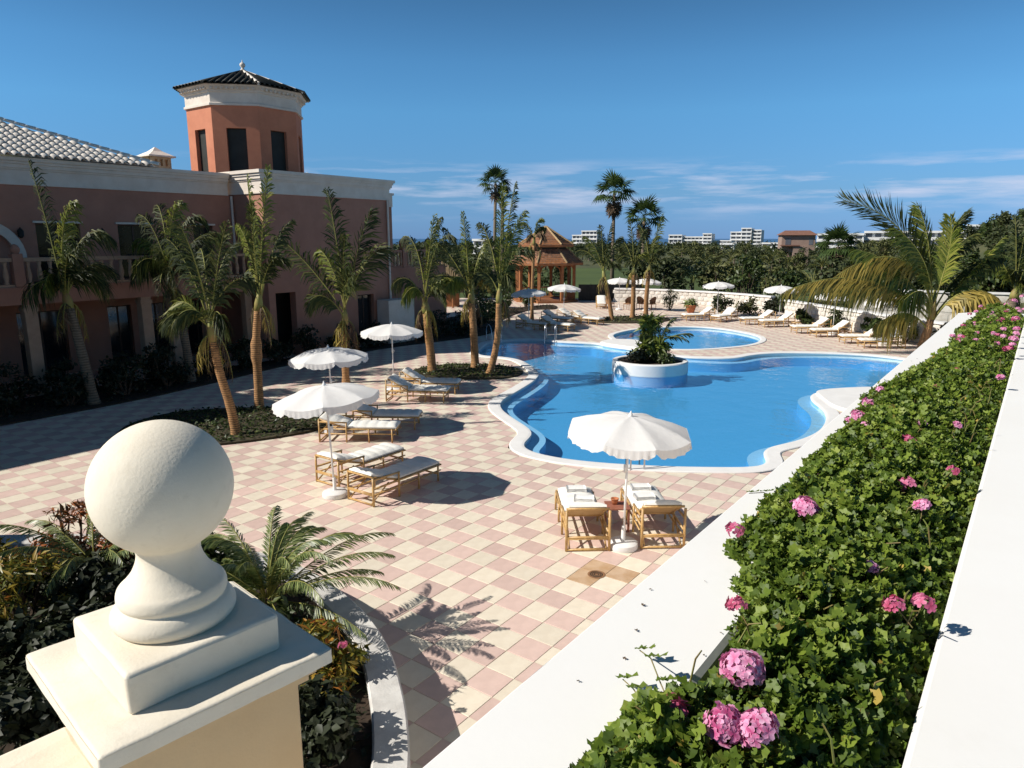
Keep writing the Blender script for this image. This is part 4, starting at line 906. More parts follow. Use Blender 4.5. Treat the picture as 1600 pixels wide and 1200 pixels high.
# ================================================================== PALMS
p_ = palm
PALMS = [
 ('coconut_palm', 'dark windblown palm in front of the hotel balcony at far left', (-12.75, 21.2), [(-0.2, 0, 1.5), (-0.42, 0, 3.0)], 0.17,
  [(-16, 4.3, 0.15, 0.1, 1.3), (2, 3.8, 0.6, 0.0, 0.9), (8, 4.0, 1.1, 0.1, 0.6), (16, 3.8, 1.3, -0.2, 0.5), (-8, 2.6, 0.8, 0.3, 0.4), (6, 2.8, 1.4, -0.3, 1.2), (-4, 3.0, 1.0, 0.2, 1.1), (20, 2.3, 1.5, 0.2, 0.2), (-22, 2.0, 1.5, 0.1, 0.8), (0, 2.6, 1.6, -0.5, 0.8), (-12, 2.4, 1.8, -0.5, 0.6), (12, 2.6, 1.9, 0.5, 0.6), (24, 3.2, 1.5, 0.3, 0.7)], 1, dict(ll=0.7, wind=(0.3, 0, 0), tmat='greytrunk', droop=1.0, mat='palmleaf')),
 ('coconut_palm', 'dense dark palm against the hotel wall between two windows', (-11.3, 24.6), [(-0.1, 0, 1.6), (-0.35, 0, 3.2)], 0.17,
  [(-18, 3.6, 0.7, 0.1, 0.9), (-8, 4.0, 0.7, 0.2, 0.7), (2, 4.0, 0.6, 0, 1.2), (10, 3.8, 0.9, 0.1, 0.8), (20, 3.4, 1.2, -0.2, 0.4), (-28, 2.8, 1.3, 0, 0.5), (30, 2.8, 1.4, 0.2, 1.0), (-12, 3.0, 1.3, -0.4, 0.6), (14, 2.6, 1.5, 0.4, 0.9), (0, 3.0, 1.2, -0.4, 1.4), (-34, 3.2, 1.1, 0.2, 0.8), (24, 3.6, 1.0, 0.3, 0.7), (-4, 3.6, 1.4, 0.5, 0.7), (-20, 2.6, 1.8, -0.5, 0.5), (20, 2.4, 2.0, -0.5, 0.6), (5, 2.4, 2.0, -0.7, 0.4)], 2, dict(ll=0.75, wind=(0.2, 0, 0), tmat='greytrunk', droop=1.0)),
 ('coconut_palm', 'young palm with bare brown trunk, leftmost standing in the sunlit bed', (-7.08, 17.7), [(-0.12, 0, 0.8), (-0.32, 0, 1.7), (-0.42, 0, 2.5)], 0.135,
  [(-24, 3.0, 0.55, 0.1, 1.2), (14, 3.1, 0.25, 0.0, 1.2), (-10, 3.1, 0.7, 0.3, 0.7), (-40, 2.4, 1.2, 0.1, 0.8), (-3, 3.1, 0.35, -0.2, 1.4), (5, 2.9, 0.6, 0.3, 0.9), (30, 2.3, 1.1, 0.1, 1.0), (-55, 1.9, 1.6, -0.2, 0.8), (-30, 1.8, 1.9, -0.3, 0.3), (18, 2.0, 1.8, -0.3, 0.6)], 3, dict(ll=0.62, wind=(-0.1, 0, 0))),
 ('coconut_palm', 'upright palm with swollen trunk ring in the sunlit bed, fronds catching the sun', (-7.45, 20.4), [(0.03, 0, 1.0), (0.05, 0, 2.0), (0.18, 0, 3.0)], 0.15,
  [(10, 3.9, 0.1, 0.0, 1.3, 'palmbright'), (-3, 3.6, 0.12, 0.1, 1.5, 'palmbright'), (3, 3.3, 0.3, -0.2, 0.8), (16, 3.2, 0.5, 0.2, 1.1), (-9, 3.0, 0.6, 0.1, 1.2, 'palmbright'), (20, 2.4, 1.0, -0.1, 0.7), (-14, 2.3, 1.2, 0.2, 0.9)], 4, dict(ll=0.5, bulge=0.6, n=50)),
 ('coconut_palm', 'palm with tall split fronds against the salmon hotel wall', (-5.85, 24.6), [(0.0, 0, 1.0), (0.05, 0, 2.1)], 0.15,
  [(-4, 4.5, 0.15, 0.0, 1.35), (12, 4.2, 0.25, 0.1, 1.2), (-36, 4.0, 0.35, 0.1, 1.2), (3, 3.6, 0.4, -0.2, 1.0), (20, 3.3, 0.6, 0.1, 1.1), (-14, 3.3, 0.6, 0.2, 0.9), (6, 2.6, 1.1, -0.3, 1.3), (-24, 2.5, 1.2, -0.2, 0.9)], 5, dict(spread=0.95, ll=0.95, lw=0.045, n=46, wind=(0.2, 0, 0.05))),
 ('coconut_palm', 'bushy palm with pale trunk just right of the hotel corner', (-3.0, 26.5), [(-0.1, 0, 1.2), (-0.2, 0, 2.3)], 0.19,
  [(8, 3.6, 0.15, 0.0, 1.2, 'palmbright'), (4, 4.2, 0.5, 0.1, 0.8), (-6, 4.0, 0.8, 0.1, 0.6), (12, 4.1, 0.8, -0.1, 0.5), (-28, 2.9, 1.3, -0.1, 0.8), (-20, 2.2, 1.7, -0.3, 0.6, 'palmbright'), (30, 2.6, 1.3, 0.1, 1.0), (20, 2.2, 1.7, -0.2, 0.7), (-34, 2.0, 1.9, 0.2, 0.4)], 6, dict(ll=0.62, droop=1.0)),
 ('coconut_palm', 'wide drooping palm with yellow trunk, left of the pair by the pool', (-1.43, 27.4), [(-0.05, 0, 1.3), (-0.12, 0, 2.6)], 0.18,
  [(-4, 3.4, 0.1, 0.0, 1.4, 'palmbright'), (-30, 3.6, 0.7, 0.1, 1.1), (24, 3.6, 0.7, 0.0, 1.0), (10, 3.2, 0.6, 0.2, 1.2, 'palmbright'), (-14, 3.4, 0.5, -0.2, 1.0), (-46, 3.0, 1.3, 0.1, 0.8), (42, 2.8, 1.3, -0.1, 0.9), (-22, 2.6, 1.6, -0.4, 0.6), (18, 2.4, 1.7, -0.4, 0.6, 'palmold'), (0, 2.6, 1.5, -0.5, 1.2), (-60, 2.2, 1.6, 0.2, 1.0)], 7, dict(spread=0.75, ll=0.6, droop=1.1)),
 ('coconut_palm', 'palm with curved trunk leaning over the pool edge, right of the pair', (-0.88, 26.2), [(0.22, 0, 0.7), (0.36, 0, 1.6), (0.4, 0, 2.7)], 0.15,
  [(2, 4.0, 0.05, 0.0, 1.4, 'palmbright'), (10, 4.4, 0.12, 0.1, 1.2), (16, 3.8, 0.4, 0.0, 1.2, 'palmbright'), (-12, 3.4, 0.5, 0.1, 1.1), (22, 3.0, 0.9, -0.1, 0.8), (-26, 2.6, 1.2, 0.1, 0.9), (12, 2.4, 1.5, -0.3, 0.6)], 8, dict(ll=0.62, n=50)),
 ('slender_palm', 'slim palm with drooping brown tuft in front of the gazebo roof', (1.25, 44.5), [(0.02, 0, 2.2), (0.1, 0, 4.6)], 0.12,
  [(-22, 2.4, 1.1, 0.1, 0.8), (4, 2.3, 0.9, 0.0, 1.0), (16, 2.2, 1.3, 0.1, 0.8), (24, 1.7, 1.9, -0.1, 0.6, 'deadleaf'), (-10, 1.4, 2.1, -0.2, 0.8, 'deadleaf'), (10, 1.7, 1.6, 0.3, 0.8)], 9, dict(ll=0.45, tmat='trunk', droop=1.1)),
 ('coconut_palm', 'leaning palm with brown trunk beside the far white loungers', (6.15, 43.4), [(-0.25, 0, 1.3), (-0.55, 0, 2.6)], 0.16,
  [(-4, 3.3, 0.2, 0.0, 1.2), (10, 3.3, 0.2, 0.1, 1.3), (-26, 3.2, 0.6, 0.0, 1.1), (22, 3.0, 0.6, 0.1, 1.0), (-44, 2.8, 1.0, 0.1, 1.0), (-14, 2.8, 0.9, 0.3, 0.8), (30, 2.4, 1.4, -0.1, 0.8), (4, 2.4, 1.3, -0.3, 0.9)], 10, dict(ll=0.62, lw=0.05, n=34)),
 ('coconut_palm', 'straight trunked palm between the two far umbrellas', (7.62, 45.0), [(0.02, 0, 1.3), (-0.02, 0, 2.8)], 0.18,
  [(-3, 3.7, 0.3, 0.0, 1.2), (10, 3.4, 0.5, 0.1, 1.2), (-16, 3.2, 0.8, 0.1, 1.0), (24, 2.9, 1.2, 0.1, 0.9), (-28, 2.6, 1.4, -0.1, 0.8), (6, 2.4, 1.5, -0.3, 0.8), (-8, 2.3, 1.7, 0.3, 0.8)], 11, dict(ll=0.6, lw=0.05, n=34)),
 ('coconut_palm', 'palm with one raised frond, rightmost of the far poolside three', (8.75, 46.5), [(0.0, 0, 1.3), (0.1, 0, 2.9)], 0.18,
  [(15, 3.6, 0.15, 0.0, 1.3, 'palmbright'), (-10, 3.4, 0.5, 0.1, 1.1), (3, 3.2, 0.8, 0.1, 0.8), (26, 2.7, 1.2, 0.1, 0.9), (-24, 2.6, 1.3, -0.1, 0.8), (10, 2.3, 1.6, -0.3, 0.8)], 12, dict(ll=0.6, lw=0.05, n=34)),
]
for nm, lab, base, trunk, rad, fr, seed, kw in PALMS: palm(nm, lab, base, trunk, rad, fr, seed, **kw)

# big arching palm at the right, each frond drawn along its own curve (offsets from the crown in metres)
BP = empty('arching_palm', (18.2, 31.2, 0), 0, 'large palm with yellowing arched fronds and one broken frond beside the planter wall', 'palm')
mb = MB(); mb.tube([(0, 0, -0.1), (-0.02, 0, 0.4), (0.12, 0, 1.0), (0.22, 0, 1.7)], [0.26, 0.20, 0.17, 0.13], 12); mb.obj('trunk', M['trunk'], BP, smooth=True)
mb = MB(); mb.tube([(0.2, 0, 1.5), (0.24, 0, 2.0), (0.26, 0, 2.6)], [0.15, 0.14, 0.05], 10); mb.obj('crown_shaft', M['shaft'], BP, smooth=True)
BF = [([(0.2, 0, 1.9), (-0.3, -0.1, 4.2), (-1.3, -0.2, 6.6), (-4.0, -0.2, 7.15)], 1.5, 0.35, 1.35, 'palmleaf', (0.25, 0, 0.5), 52),
      ([(0.2, 0, 1.9), (-0.5, -0.3, 4.6), (-2.2, -0.4, 5.4), (-4.2, -0.5, 3.6)], 1.25, 1.2, 0.5, 'palmold', (-0.1, 0, 0), 48),
      ([(0.1, 0, 1.5), (-1.6, -0.4, 3.3), (-3.4, -0.6, 4.3), (-6.2, -0.7, 3.0)], 1.25, 1.3, 0.4, 'palmold', (-0.15, 0, 0), 52),
      ([(0.2, 0, 1.9), (0.1, 0.2, 3.8), (-0.1, 0.2, 5.6), (-0.7, 0.3, 6.9)], 1.1, 0.6, 1.3, 'palmbright', (-0.2, 0, 0.2), 46),
      ([(0.25, 0, 2.0), (0.4, 0.3, 4.0), (0.5, 0.4, 5.6), (1.3, 0.4, 6.6)], 1.15, 0.5, 1.2, 'palmleaf', (0.2, 0, 0.2), 48),
      ([(0.25, 0, 1.6), (0.9, 0, 2.8), (1.7, 0, 3.9), (2.8, 0.1, 5.4)], 0.9, 0.5, 1.1, 'palmbright', (0.1, 0, 0.1), 40),
      ([(0.25, 0, 1.4), (0.6, -0.3, 2.6), (1.3, -0.4, 3.6), (2.6, -0.5, 2.6)], 1.5, 1.7, 0.3, 'palmold', (0.05, 0, -0.5), 46),
      ([(0.2, 0, 1.8), (-0.6, 0.5, 3.6), (-1.6, 0.7, 4.6), (-2.9, 0.9, 4.0)], 1.2, 1.0, 0.6, 'palmleaf', (-0.1, 0, 0), 48),
      ([(0.2, 0, 1.7), (-0.9, 0.6, 3.0), (-2.0, 0.8, 3.9), (-3.6, 1.0, 3.2)], 1.2, 1.2, 0.5, 'palmleaf', (-0.1, 0, -0.2), 46),
      ([(0.2, 0, 1.7), (0.4, 0.6, 3.6), (1.0, 0.9, 5.0), (2.2, 1.1, 5.6)], 1.2, 0.8, 0.9, 'palmleaf', (0.1, 0, 0), 44),
      ([(0.1, 0, 1.0), (-0.5, -0.2, 1.9), (-1.2, -0.3, 2.2), (-2.2, -0.4, 1.4)], 1.0, 1.6, 0.4, 'palmold', (0, 0, -0.3), 36)]
BF += [([(0.2, 0, 1.8), (0.0, -0.2, 3.4), (-0.5, -0.3, 5.0), (-1.9, -0.3, 5.9)], 1.2, 0.7, 1.0, 'palmbright', (0, 0, 0), 46), ([(0.2, 0, 1.8), (0.3, -0.2, 3.6), (0.7, -0.3, 5.2), (0.3, -0.3, 6.4)], 1.1, 0.6, 1.2, 'palmbright', (0, 0, 0.1), 44),
       ([(0.2, 0, 1.7), (-0.8, -0.3, 3.4), (-2.0, -0.4, 4.6), (-3.4, -0.4, 4.9)], 1.2, 1.0, 0.8, 'palmbright', (0, 0, 0), 46), ([(0.2, 0, 1.7), (0.8, 0.3, 3.2), (1.6, 0.4, 4.4), (2.9, 0.4, 4.6)], 1.2, 1.0, 0.8, 'palmleaf', (0, 0, 0), 46), ([(0.2, 0, 1.6), (-0.3, -0.5, 2.9), (-0.8, -0.9, 3.4), (-1.7, -1.3, 2.6)], 1.1, 1.5, 0.4, 'palmbright', (0, 0, -0.2), 40)]
for k, (c, ll, dr, tw, mt, wd, n) in enumerate(BF):
    c = [(q[0] * 1.05, q[1], 1.2 + (q[2] - 1.2) * 0.9) for q in c]
    link('frond', frond_mesh('frond', c, int(n * 1.8), ll, 0.085, dr, tw, 0.045, wd, 700 + k, [M[mt], M['rachis']], start=0.26), BP)
palm('coconut_palm', 'dark closed palm with upright spear fronds at the right end of the stone wall', (25.6, 36.5), [(0, 0, 1.0), (0.05, 0, 2.0)], 0.28,
     [(2, 4.3, 0.05, 0.0, 1.3), (-3, 4.0, 0.1, 0.1, 0.6), (12, 3.6, 0.4, 0.0, 1.1), (-26, 3.2, 0.5, 0.1, 1.2, 'palmbright'), (38, 3.6, 0.5, 0.1, 1.1), (-12, 3.0, 1.2, -0.2, 0.6), (8, 2.4, 1.9, -0.3, 0.5), (-4, 2.3, 2.0, -0.4, 0.9), (26, 2.4, 1.6, -0.2, 0.9)], 31, spread=0.85, tmat='greytrunk', ll=0.8, lw=0.05, droop=1.2)
palm('coconut_palm', 'short windblown palm in the hedge at the right edge of the picture', (31.5, 41), [(0, 0, 1.2), (0, 0, 2.4)], 0.22,
     [(-60, 3.4, 0.5, -0.1, 0.9), (-35, 3.6, 0.7, 0, 0.8), (40, 3.4, 0.8, 0.1, 0.8), (10, 3.4, 0.9, 0, 0.9), (65, 3.0, 0.9, 0, 0.7), (-80, 2.8, 0.8, -0.2, 0.6)], 32, spread=1.0, tmat='greytrunk', ll=0.8, lw=0.06, droop=1.0)

# fan palms: trunk, skirt of dry leaves, each green fan a part
def fan_leaf(mat, nseg, seed, dr=0.35):
    g = np.random.default_rng(seed); V = []; F = []; mb = MB()
    V += [(0, 0, 0)]; pet = 0.95
    base = (0, pet, 0.02); V.append(base)
    for k in range(nseg):
        th = -2.0 + 4.0 * k / (nseg - 1); ln = (0.95 - 0.12 * abs(th) / 2) * g.uniform(0.9, 1.05)
        for j, (r, w) in enumerate(((0.5, 0.066), (1.0, 0.0))):
            d = np.array([math.sin(th), math.cos(th), 0]); s = np.array([math.cos(th), -math.sin(th), 0]); p = np.array(base) + d * ln * r + np.array([0, 0, -dr * r * r * ln * 0.8 + (0.04 if k % 2 else 0)])
            if j == 0: V += [p - s * w, p + s * w]
            else: V.append(p)
        i = len(V) - 3; F += [(1, i + 1, i), (i, i + 1, i + 2)]
    k = len(V); V += [(-0.02, 0, 0), (0.02, 0, 0), (0.012, pet, 0.02), (-0.012, pet, 0.02)]; F += [(k, k + 1, k + 2), (k, k + 2, k + 3)]
    return np_mesh('fan', np.array(V), F, None, mat, g.random(len(V)) * 0.3 + 0.35)
FANS = [fan_leaf(M['fanleaf'], 15, s, d) for s, d in ((1, 0.3), (2, 0.55), (3, 0.8))]; FDEAD = fan_leaf(M['deadleaf'], 9, 7, 0.3)
def fan_palm(label, base, h, sc, seed, lean=(0, 0), nleaf=24, skirt=16, group=None, rad=0.17):
    z = float(terrain_h(np.array(base[0]), np.array(base[1]))); g = random.Random(seed)
    root = empty('fan_palm', (base[0], base[1], z), g.uniform(0, 6), label, 'palm', group)
    mb = MB(); top = Vector((lean[0], lean[1], h)); mb.tube([(0, 0, -0.3), (lean[0] * 0.3, lean[1] * 0.3, h * 0.5), top], [rad * 1.4, rad, rad * 0.8], 9); mb.obj('trunk', M['greytrunk'], root, smooth=True)
    for k in range(nleaf):
        el = R(85 - 105 * (k / nleaf) ** 0.8 + g.uniform(-8, 8)); a = k * 2.39996 + g.uniform(-0.2, 0.2)
        link('fan', FANS[min(2, int(3 * k / nleaf))], root, top, (el, 0, a), sc * g.uniform(0.85, 1.1))
    for k in range(skirt):
        a = k * 2.39996; link('dry_fan', FDEAD, root, top - Vector((0, 0, 0.1 + sc * 0.5 * (k / max(skirt, 1)))), (R(-62 - g.uniform(0, 18)), 0, a), sc * 0.8)
    return root
fan_palm('tall fan palm with thin trunk rising over the palms left of the gazebo', (-1.75, 72), 11.3, 1.05, 1, (0.2, 0), 22, 8)
fan_palm('second fan palm trunk close beside the tall one left of the gazebo', (-1.0, 73.5), 10.2, 0.75, 2, (0.1, 0), 18, 6)
fan_palm('tallest fan palm with brown skirt right of the gazebo', (9.75, 70), 10.2, 1.25, 3, (-0.3, 0), 25, 26)
fan_palm('shorter fan palm beside the tallest one right of the gazebo', (12.3, 68), 7.9, 1.2, 4, (0, 0), 24, 20)
fan_palm('bushy fan palm in front of the terraced hotel on the hillside', (40.5, 90), 5.0, 1.65, 5, (0, 0), 30, 14, rad=0.3)

# ================================================================== THE HOTEL
HB = empty('hotel_building', tuple(B0), RU, 'salmon two storey hotel with balustraded balcony, octagonal tower and pale tiled roof', 'building')
def wall_holes(mb, s0, s1, z0, z1, d0, d1, holes):
    ss = sorted({s0, s1, *[h[0] for h in holes], *[h[1] for h in holes]}); zs = sorted({z0, z1, *[h[2] for h in holes], *[h[3] for h in holes]})
    for a, b in zip(ss, ss[1:]):
        if b <= s0 or a >= s1: continue
        runs = []
        for c, d in zip(zs, zs[1:]):
            if any(h[0] <= a + 1e-6 and b <= h[1] + 1e-6 and h[2] <= c + 1e-6 and d <= h[3] + 1e-6 for h in holes): continue
            if runs and abs(runs[-1][1] - c) < 1e-6: runs[-1][1] = d
            else: runs.append([c, d])
        for c, d in runs: mb.bbox(a, b, d0, d1, c, d)
def window(root, s0, s1, z0, z1, d, mull=1):
    f = MB(); t = 0.06
    f.bbox(s0, s0 + t, d, d + 0.06, z0, z1); f.bbox(s1 - t, s1, d, d + 0.06, z0, z1); f.bbox(s0 + t, s1 - t, d, d + 0.06, z1 - t, z1); f.bbox(s0 + t, s1 - t, d, d + 0.06, z0, z0 + t)
    for k in range(mull): x = s0 + (s1 - s0) * (k + 1) / (mull + 1); f.bbox(x - 0.03, x + 0.03, d + 0.003, d + 0.057, z0 + t, z1 - t)
    o = f.obj('window', M['frame'], root)
    if z0 > 3: p = MB(); p.bbox(s0 + 0.1, s0 + (s1 - s0) * 0.42, d + 0.12, d + 0.15, z0 + 0.05, z1 - 0.08); p.obj('curtain', M['cushion'], o); p = MB(); p.bbox(s0 - 0.08, s1 + 0.08, d - 0.24, d - 0.001, z1 + 0.001, z1 + 0.07); p.obj('lintel', M['trim'], o)
    for k in range(mull + 1):
        a = s0 + t + (s1 - s0 - 2 * t) * k / (mull + 1); b = s0 + t + (s1 - s0 - 2 * t) * (k + 1) / (mull + 1)
        p = MB(); p.bbox(a, b, d + 0.025, d + 0.035, z0 + t, z1 - t); p.obj('pane', M['glass'], o)
DA = 2.03; ZT = 7.60
up_w = [(-13.6, -12.2, 3.5, 5.6), (-10.4, -9.0, 3.5, 5.6), (-7.9, -6.8, 3.5, 5.5), (-3.68, -2.28, 3.5, 5.5), (-0.98, 0.25, 3.5, 5.5), (1.95, 2.8, 3.5, 5.5)]
lo_w = [(-13.0, -11.2, 0.1, 2.4), (-9.6, -7.8, 0.1, 2.4), (-6.9, -5.5, 0.1, 2.4), (-4.1, -2.5, 0.1, 2.4), (-1.0, -0.1, 0.1, 2.4), (0.4, 1.5, 0.1, 2.4), (2.2, 3.3, 0.1, 2.4)]
mb = MB(); wall_holes(mb, -8.4, 3.83, 2.95, 6.72, DA, DA + 0.35, up_w[2:]); mb.obj('wall', M['salmon'], HB)
mb = MB(); wall_holes(mb, -8.4, 3.83, 0.0, 2.949, DA + 1.5, DA + 1.85, lo_w[2:]); mb.obj('arcade_wall', M['salmon'], HB)
mb = MB(); mb.bbox(-8.4, 3.82, DA + 0.36, DA + 2.0, 2.95, 3.3); mb.obj('arcade_ceiling', M['salmon'], HB)
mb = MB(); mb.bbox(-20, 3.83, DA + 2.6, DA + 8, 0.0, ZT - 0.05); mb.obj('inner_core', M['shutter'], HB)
for a, b, c, d in up_w[2:]: window(HB, a, b, c, d, DA + 0.16)
for a, b, c, d in lo_w[2:]: window(HB, a, b, c, d, DA + 1.66)
def cornice(s0, s1, d, z0, z1, name='cornice', ends=(0, 0)):
    mb = MB(); h = z1 - z0
    for a, b, o in ((0, 0.07, 0.06), (0.07, 0.55, 0.03), (0.55, 0.62, 0.07), (0.62, 0.76, 0.12), (0.76, 0.86, 0.17), (0.86, 1.0, 0.23)):
        mb.bbox(s0 - o * ends[0], s1 + o * ends[1], d - o, d + 0.5, z0 + a * h + 0.0005, z0 + b * h)
    mb.obj(name, M['trim'], HB)
cornice(-8.4, 3.60, DA, 6.72, ZT)
mb = MB(); mb.bbox(-26, -8.4, -1.2, 8, 0, 6.76); mb.obj('side_wing', M['salmon'], HB)
mb = MB()
for a, b, o in ((0, 0.07, 0.06), (0.07, 0.55, 0.03), (0.55, 0.62, 0.07), (0.62, 0.76, 0.12), (0.76, 0.86, 0.17), (0.86, 1.0, 0.23)): mb.bbox(-26, -8.4 + o, -1.2 - o, 8 + o, 6.76 + a * 0.92 + 0.0005, 6.76 + b * 0.92)
mb.obj('cornice', M['trim'], HB)
# projecting block
mb = MB(); wall_holes(mb, 3.83, 10.8, 0.0, 6.76, 0.0, 0.4, [(4.15, 5.15, 0.0, 2.75), (8.6, 9.6, 0.05, 2.4)]); mb.bbox(3.83, 4.2, 0.4, 8, 0, 6.76); mb.bbox(10.4, 10.8, 0.4, 8, 0, 6.76); mb.obj('wall', M['salmon'], HB)
window(HB, 8.6, 9.6, 0.05, 2.4, 0.2)
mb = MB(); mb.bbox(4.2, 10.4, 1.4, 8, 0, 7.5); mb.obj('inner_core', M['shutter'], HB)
cornice(3.83, 10.8, 0.0, 6.76, 7.68, ends=(1, 1))
mb = MB()
for a, b, o in ((0, 0.07, 0.06), (0.07, 0.55, 0.03), (0.55, 0.62, 0.07), (0.62, 0.76, 0.12), (0.76, 0.86, 0.17), (0.86, 1.0, 0.23)): mb.bbox(3.83 - o, 4.2, 0.501, 8, 6.76 + a * 0.92 + 0.0005, 6.76 + b * 0.92)
mb.obj('cornice', M['trim'], HB)
mb = MB(); mb.bbox(10.8, 11.65, 0.7, 7, 0, 6.5); mb.obj('wall', M['salmon'], HB)
mb = MB(); mb.bbox(10.8, 11.68, 0.66, 7, 6.501, 7.05); mb.bbox(10.8, 11.74, 0.60, 7, 7.051, 7.16); mb.obj('cornice', M['trim'], HB)
# balcony
mb = MB(); mb.bbox(-8.398, 0.0, 0.0, DA - 0.003, 2.95, 3.42); mb.bbox(-8.398, 0.04, -0.05, DA - 0.003, 3.4201, 3.5); mb.obj('balcony_slab', M['salmon'], HB)
mb = MB(); mb.bbox(0.003, 3.82, 0.75, DA - 0.003, 2.85, 3.45); mb.obj('balcony_slab', M['salmon'], HB)
def baluster_mesh(h):
    mb = MB(); mb.lathe([(0.075, 0), (0.075, 0.05), (0.05, 0.07), (0.085, h * 0.35), (0.075, h * 0.5), (0.045, h * 0.8), (0.07, h * 0.93), (0.07, h)], 10); return mb.mesh('baluster', M['baluster'], True)
BAL = baluster_mesh(0.70)
mb = MB(); mb.bbox(-8.398, 0.0, 0.02, 0.20, 4.281, 4.40); mb.bbox(-8.398, 0.0, 0.03, 0.19, 3.501, 3.58); mb.obj('balcony_rail', M['baluster'], HB)
x = -7.9
while x < -0.1: link('baluster', BAL, HB, (x, 0.11, 3.581)); x += 0.315
for s_ in (-5.05, -0.12): mb = MB(); mb.bev((s_, 0.11, 4.02), (0.30, 0.30, 1.02), 0.015); mb.lathe([(0.10, 4.53), (0.13, 4.6), (0.14, 4.68), (0.09, 4.78), (0.02, 4.82)], 12, (s_, 0.11, 0)); mb.obj('balcony_pedestal', M['salmon'], HB)
mb = MB(); mb.bbox(0.003, 3.82, 0.80, 0.95, 4.28, 4.38); mb.bbox(0.003, 3.82, 0.81, 0.94, 3.451, 3.53); mb.obj('balcony_rail', M['baluster'], HB)
x = 0.2
while x < 3.75: link('baluster', BAL, HB, (x, 0.875, 3.56)); x += 0.315
for s_ in (-4.85, -1.2, -0.14): mb = MB(); mb.bbox(s_ - 0.18, s_ + 0.18, 0.05, 0.41, 0, 2.949); mb.bbox(s_ - 0.21, s_ + 0.21, 0.02, 0.44, 2.72, 2.84); mb.obj('column', M['baluster'], HB)
for s_ in (1.6, 3.4): mb = MB(); mb.bbox(s_ - 0.16, s_ + 0.16, 0.8, 1.12, 0, 2.849); mb.obj('column', M['baluster'], HB)
for s_ in (-4.2, -1.6, 1.1):
    mb = MB(); mb.lathe([(0.03, 5.0), (0.09, 5.06), (0.10, 5.24), (0.05, 5.30), (0.01, 5.36)], 8, (s_, DA - 0.16, 0)); mb.bbox(s_ - 0.02, s_ + 0.02, DA - 0.1, DA - 0.001, 5.1, 5.2); mb.obj('wall_lamp', M['iron'], HB)
mb = MB(); mb.tube([(3.70, DA - 0.09, 3.5), (3.70, DA - 0.09, 6.7)], 0.05, 8); mb.tube([(10.62, -0.09, 0.0), (10.62, -0.09, 6.75)], 0.05, 8); mb.obj('downpipe', M['trim'], HB)
# pale arched surround at the left end of the balcony wall
mb = MB(); n = 18; vs = []
for k in range(n + 1):
    a = math.pi * k / n
    for r, dd in ((0.95, 1.86), (1.25, 1.86), (1.25, 2.1), (0.95, 2.1)): vs.append((-5.35 - r * math.cos(a), dd, 4.35 + r * math.sin(a)))
mb.add(vs, [(k * 4 + i, k * 4 + (i + 1) % 4, k * 4 + 4 + (i + 1) % 4, k * 4 + 4 + i) for k in range(n) for i in range(4)]); mb.obj('arch', M['trim'], HB)
# terrace beyond the block, with rail and pots
mb = MB(); mb.bbox(11.66, 16.2, 1.25, 6, 0, 3.42); mb.bbox(11.66, 16.26, 1.19, 6, 3.4201, 3.5); mb.obj('terrace_block', M['salmon'], HB)
mb = MB(); mb.bbox(11.66, 16.2, 1.27, 1.43, 4.281, 4.40); mb.bbox(11.66, 16.2, 1.28, 1.42, 3.501, 3.58); mb.obj('terrace_rail', M['salmon'], HB)
x = 11.85
while x < 16.1: link('baluster', BAL, HB, (x, 1.35, 3.581)); x += 0.25
for s_ in (13.0, 14.9): mb = MB(); mb.bev((s_, 1.35, 4.02), (0.28, 0.28, 1.02), 0.015); mb.lathe([(0.10, 4.53), (0.2, 4.62), (0.22, 4.8), (0.12, 4.95), (0.03, 5.0)], 10, (s_, 1.35, 0)); mb.obj('terrace_pedestal', M['salmon'], HB)
mb = MB(); mb.bbox(9.7, 11.4, -0.9, -0.1, 0, 2.1); mb.obj('garden_screen', M['trim'], HB)
# hipped roof of pale clay tiles, each barrel tile its own piece
RZ0, RD0, RS0, SL_ = ZT + 0.02, DA - 0.36, 0.62, math.tan(R(22))
roof = MB(); a_ = 8.5
roof.add([(RS0, RD0, RZ0), (RS0 - a_, RD0 + a_, RZ0 + a_ * SL_), (-20, RD0 + a_, RZ0 + a_ * SL_), (-20, RD0, RZ0), (RS0, RD0 + 2 * a_, RZ0)], [(0, 1, 2, 3), (0, 4, 1)])
roof = roof.obj('roof', M['rooftile'], HB)
def barrel(L_, r0, r1, n=6):
    mb = MB(); vs = []
    for x, r in ((0, r0), (L_, r1)):
        for k in range(n + 1): a = math.pi * k / n; vs.append((x, r * math.cos(a), r * math.sin(a) * 0.8))
    for k in range(n + 1): a = math.pi * k / n; vs.append((0, (r0 - 0.018) * math.cos(a), (r0 - 0.018) * math.sin(a) * 0.8))
    fs = [(k, k + 1, n + 2 + k, n + 1 + k) for k in range(n)] + [(k + 1, k, 2 * n + 2 + k, 2 * n + 3 + k) for k in range(n)]
    mb.add(vs, fs); return mb
BT = barrel(0.44, 0.125, 0.10).mesh('roof_tile', M['rooftile'], True)
cnt = 0; sp = 0.285; s_ = RS0 - 0.12; pitch = R(22); g = random.Random(8)
while s_ > -6.4:
    run = RS0 - s_ - 0.1; k = 0
    while k * 0.36 * math.cos(pitch) < run - 0.2:
        dd = RD0 - 0.10 + k * 0.36 * math.cos(pitch); zz = RZ0 + (dd - RD0) * SL_ + 0.035
        if not (s_ < -4.6 and k > 6) and cnt < 300:
            link('roof_tile', BT, roof, (s_ + g.uniform(-0.008, 0.008), dd, zz + g.uniform(-0.004, 0.006)), (0, -pitch + R(3.0), math.pi / 2)); cnt += 1
        k += 1
    s_ -= sp
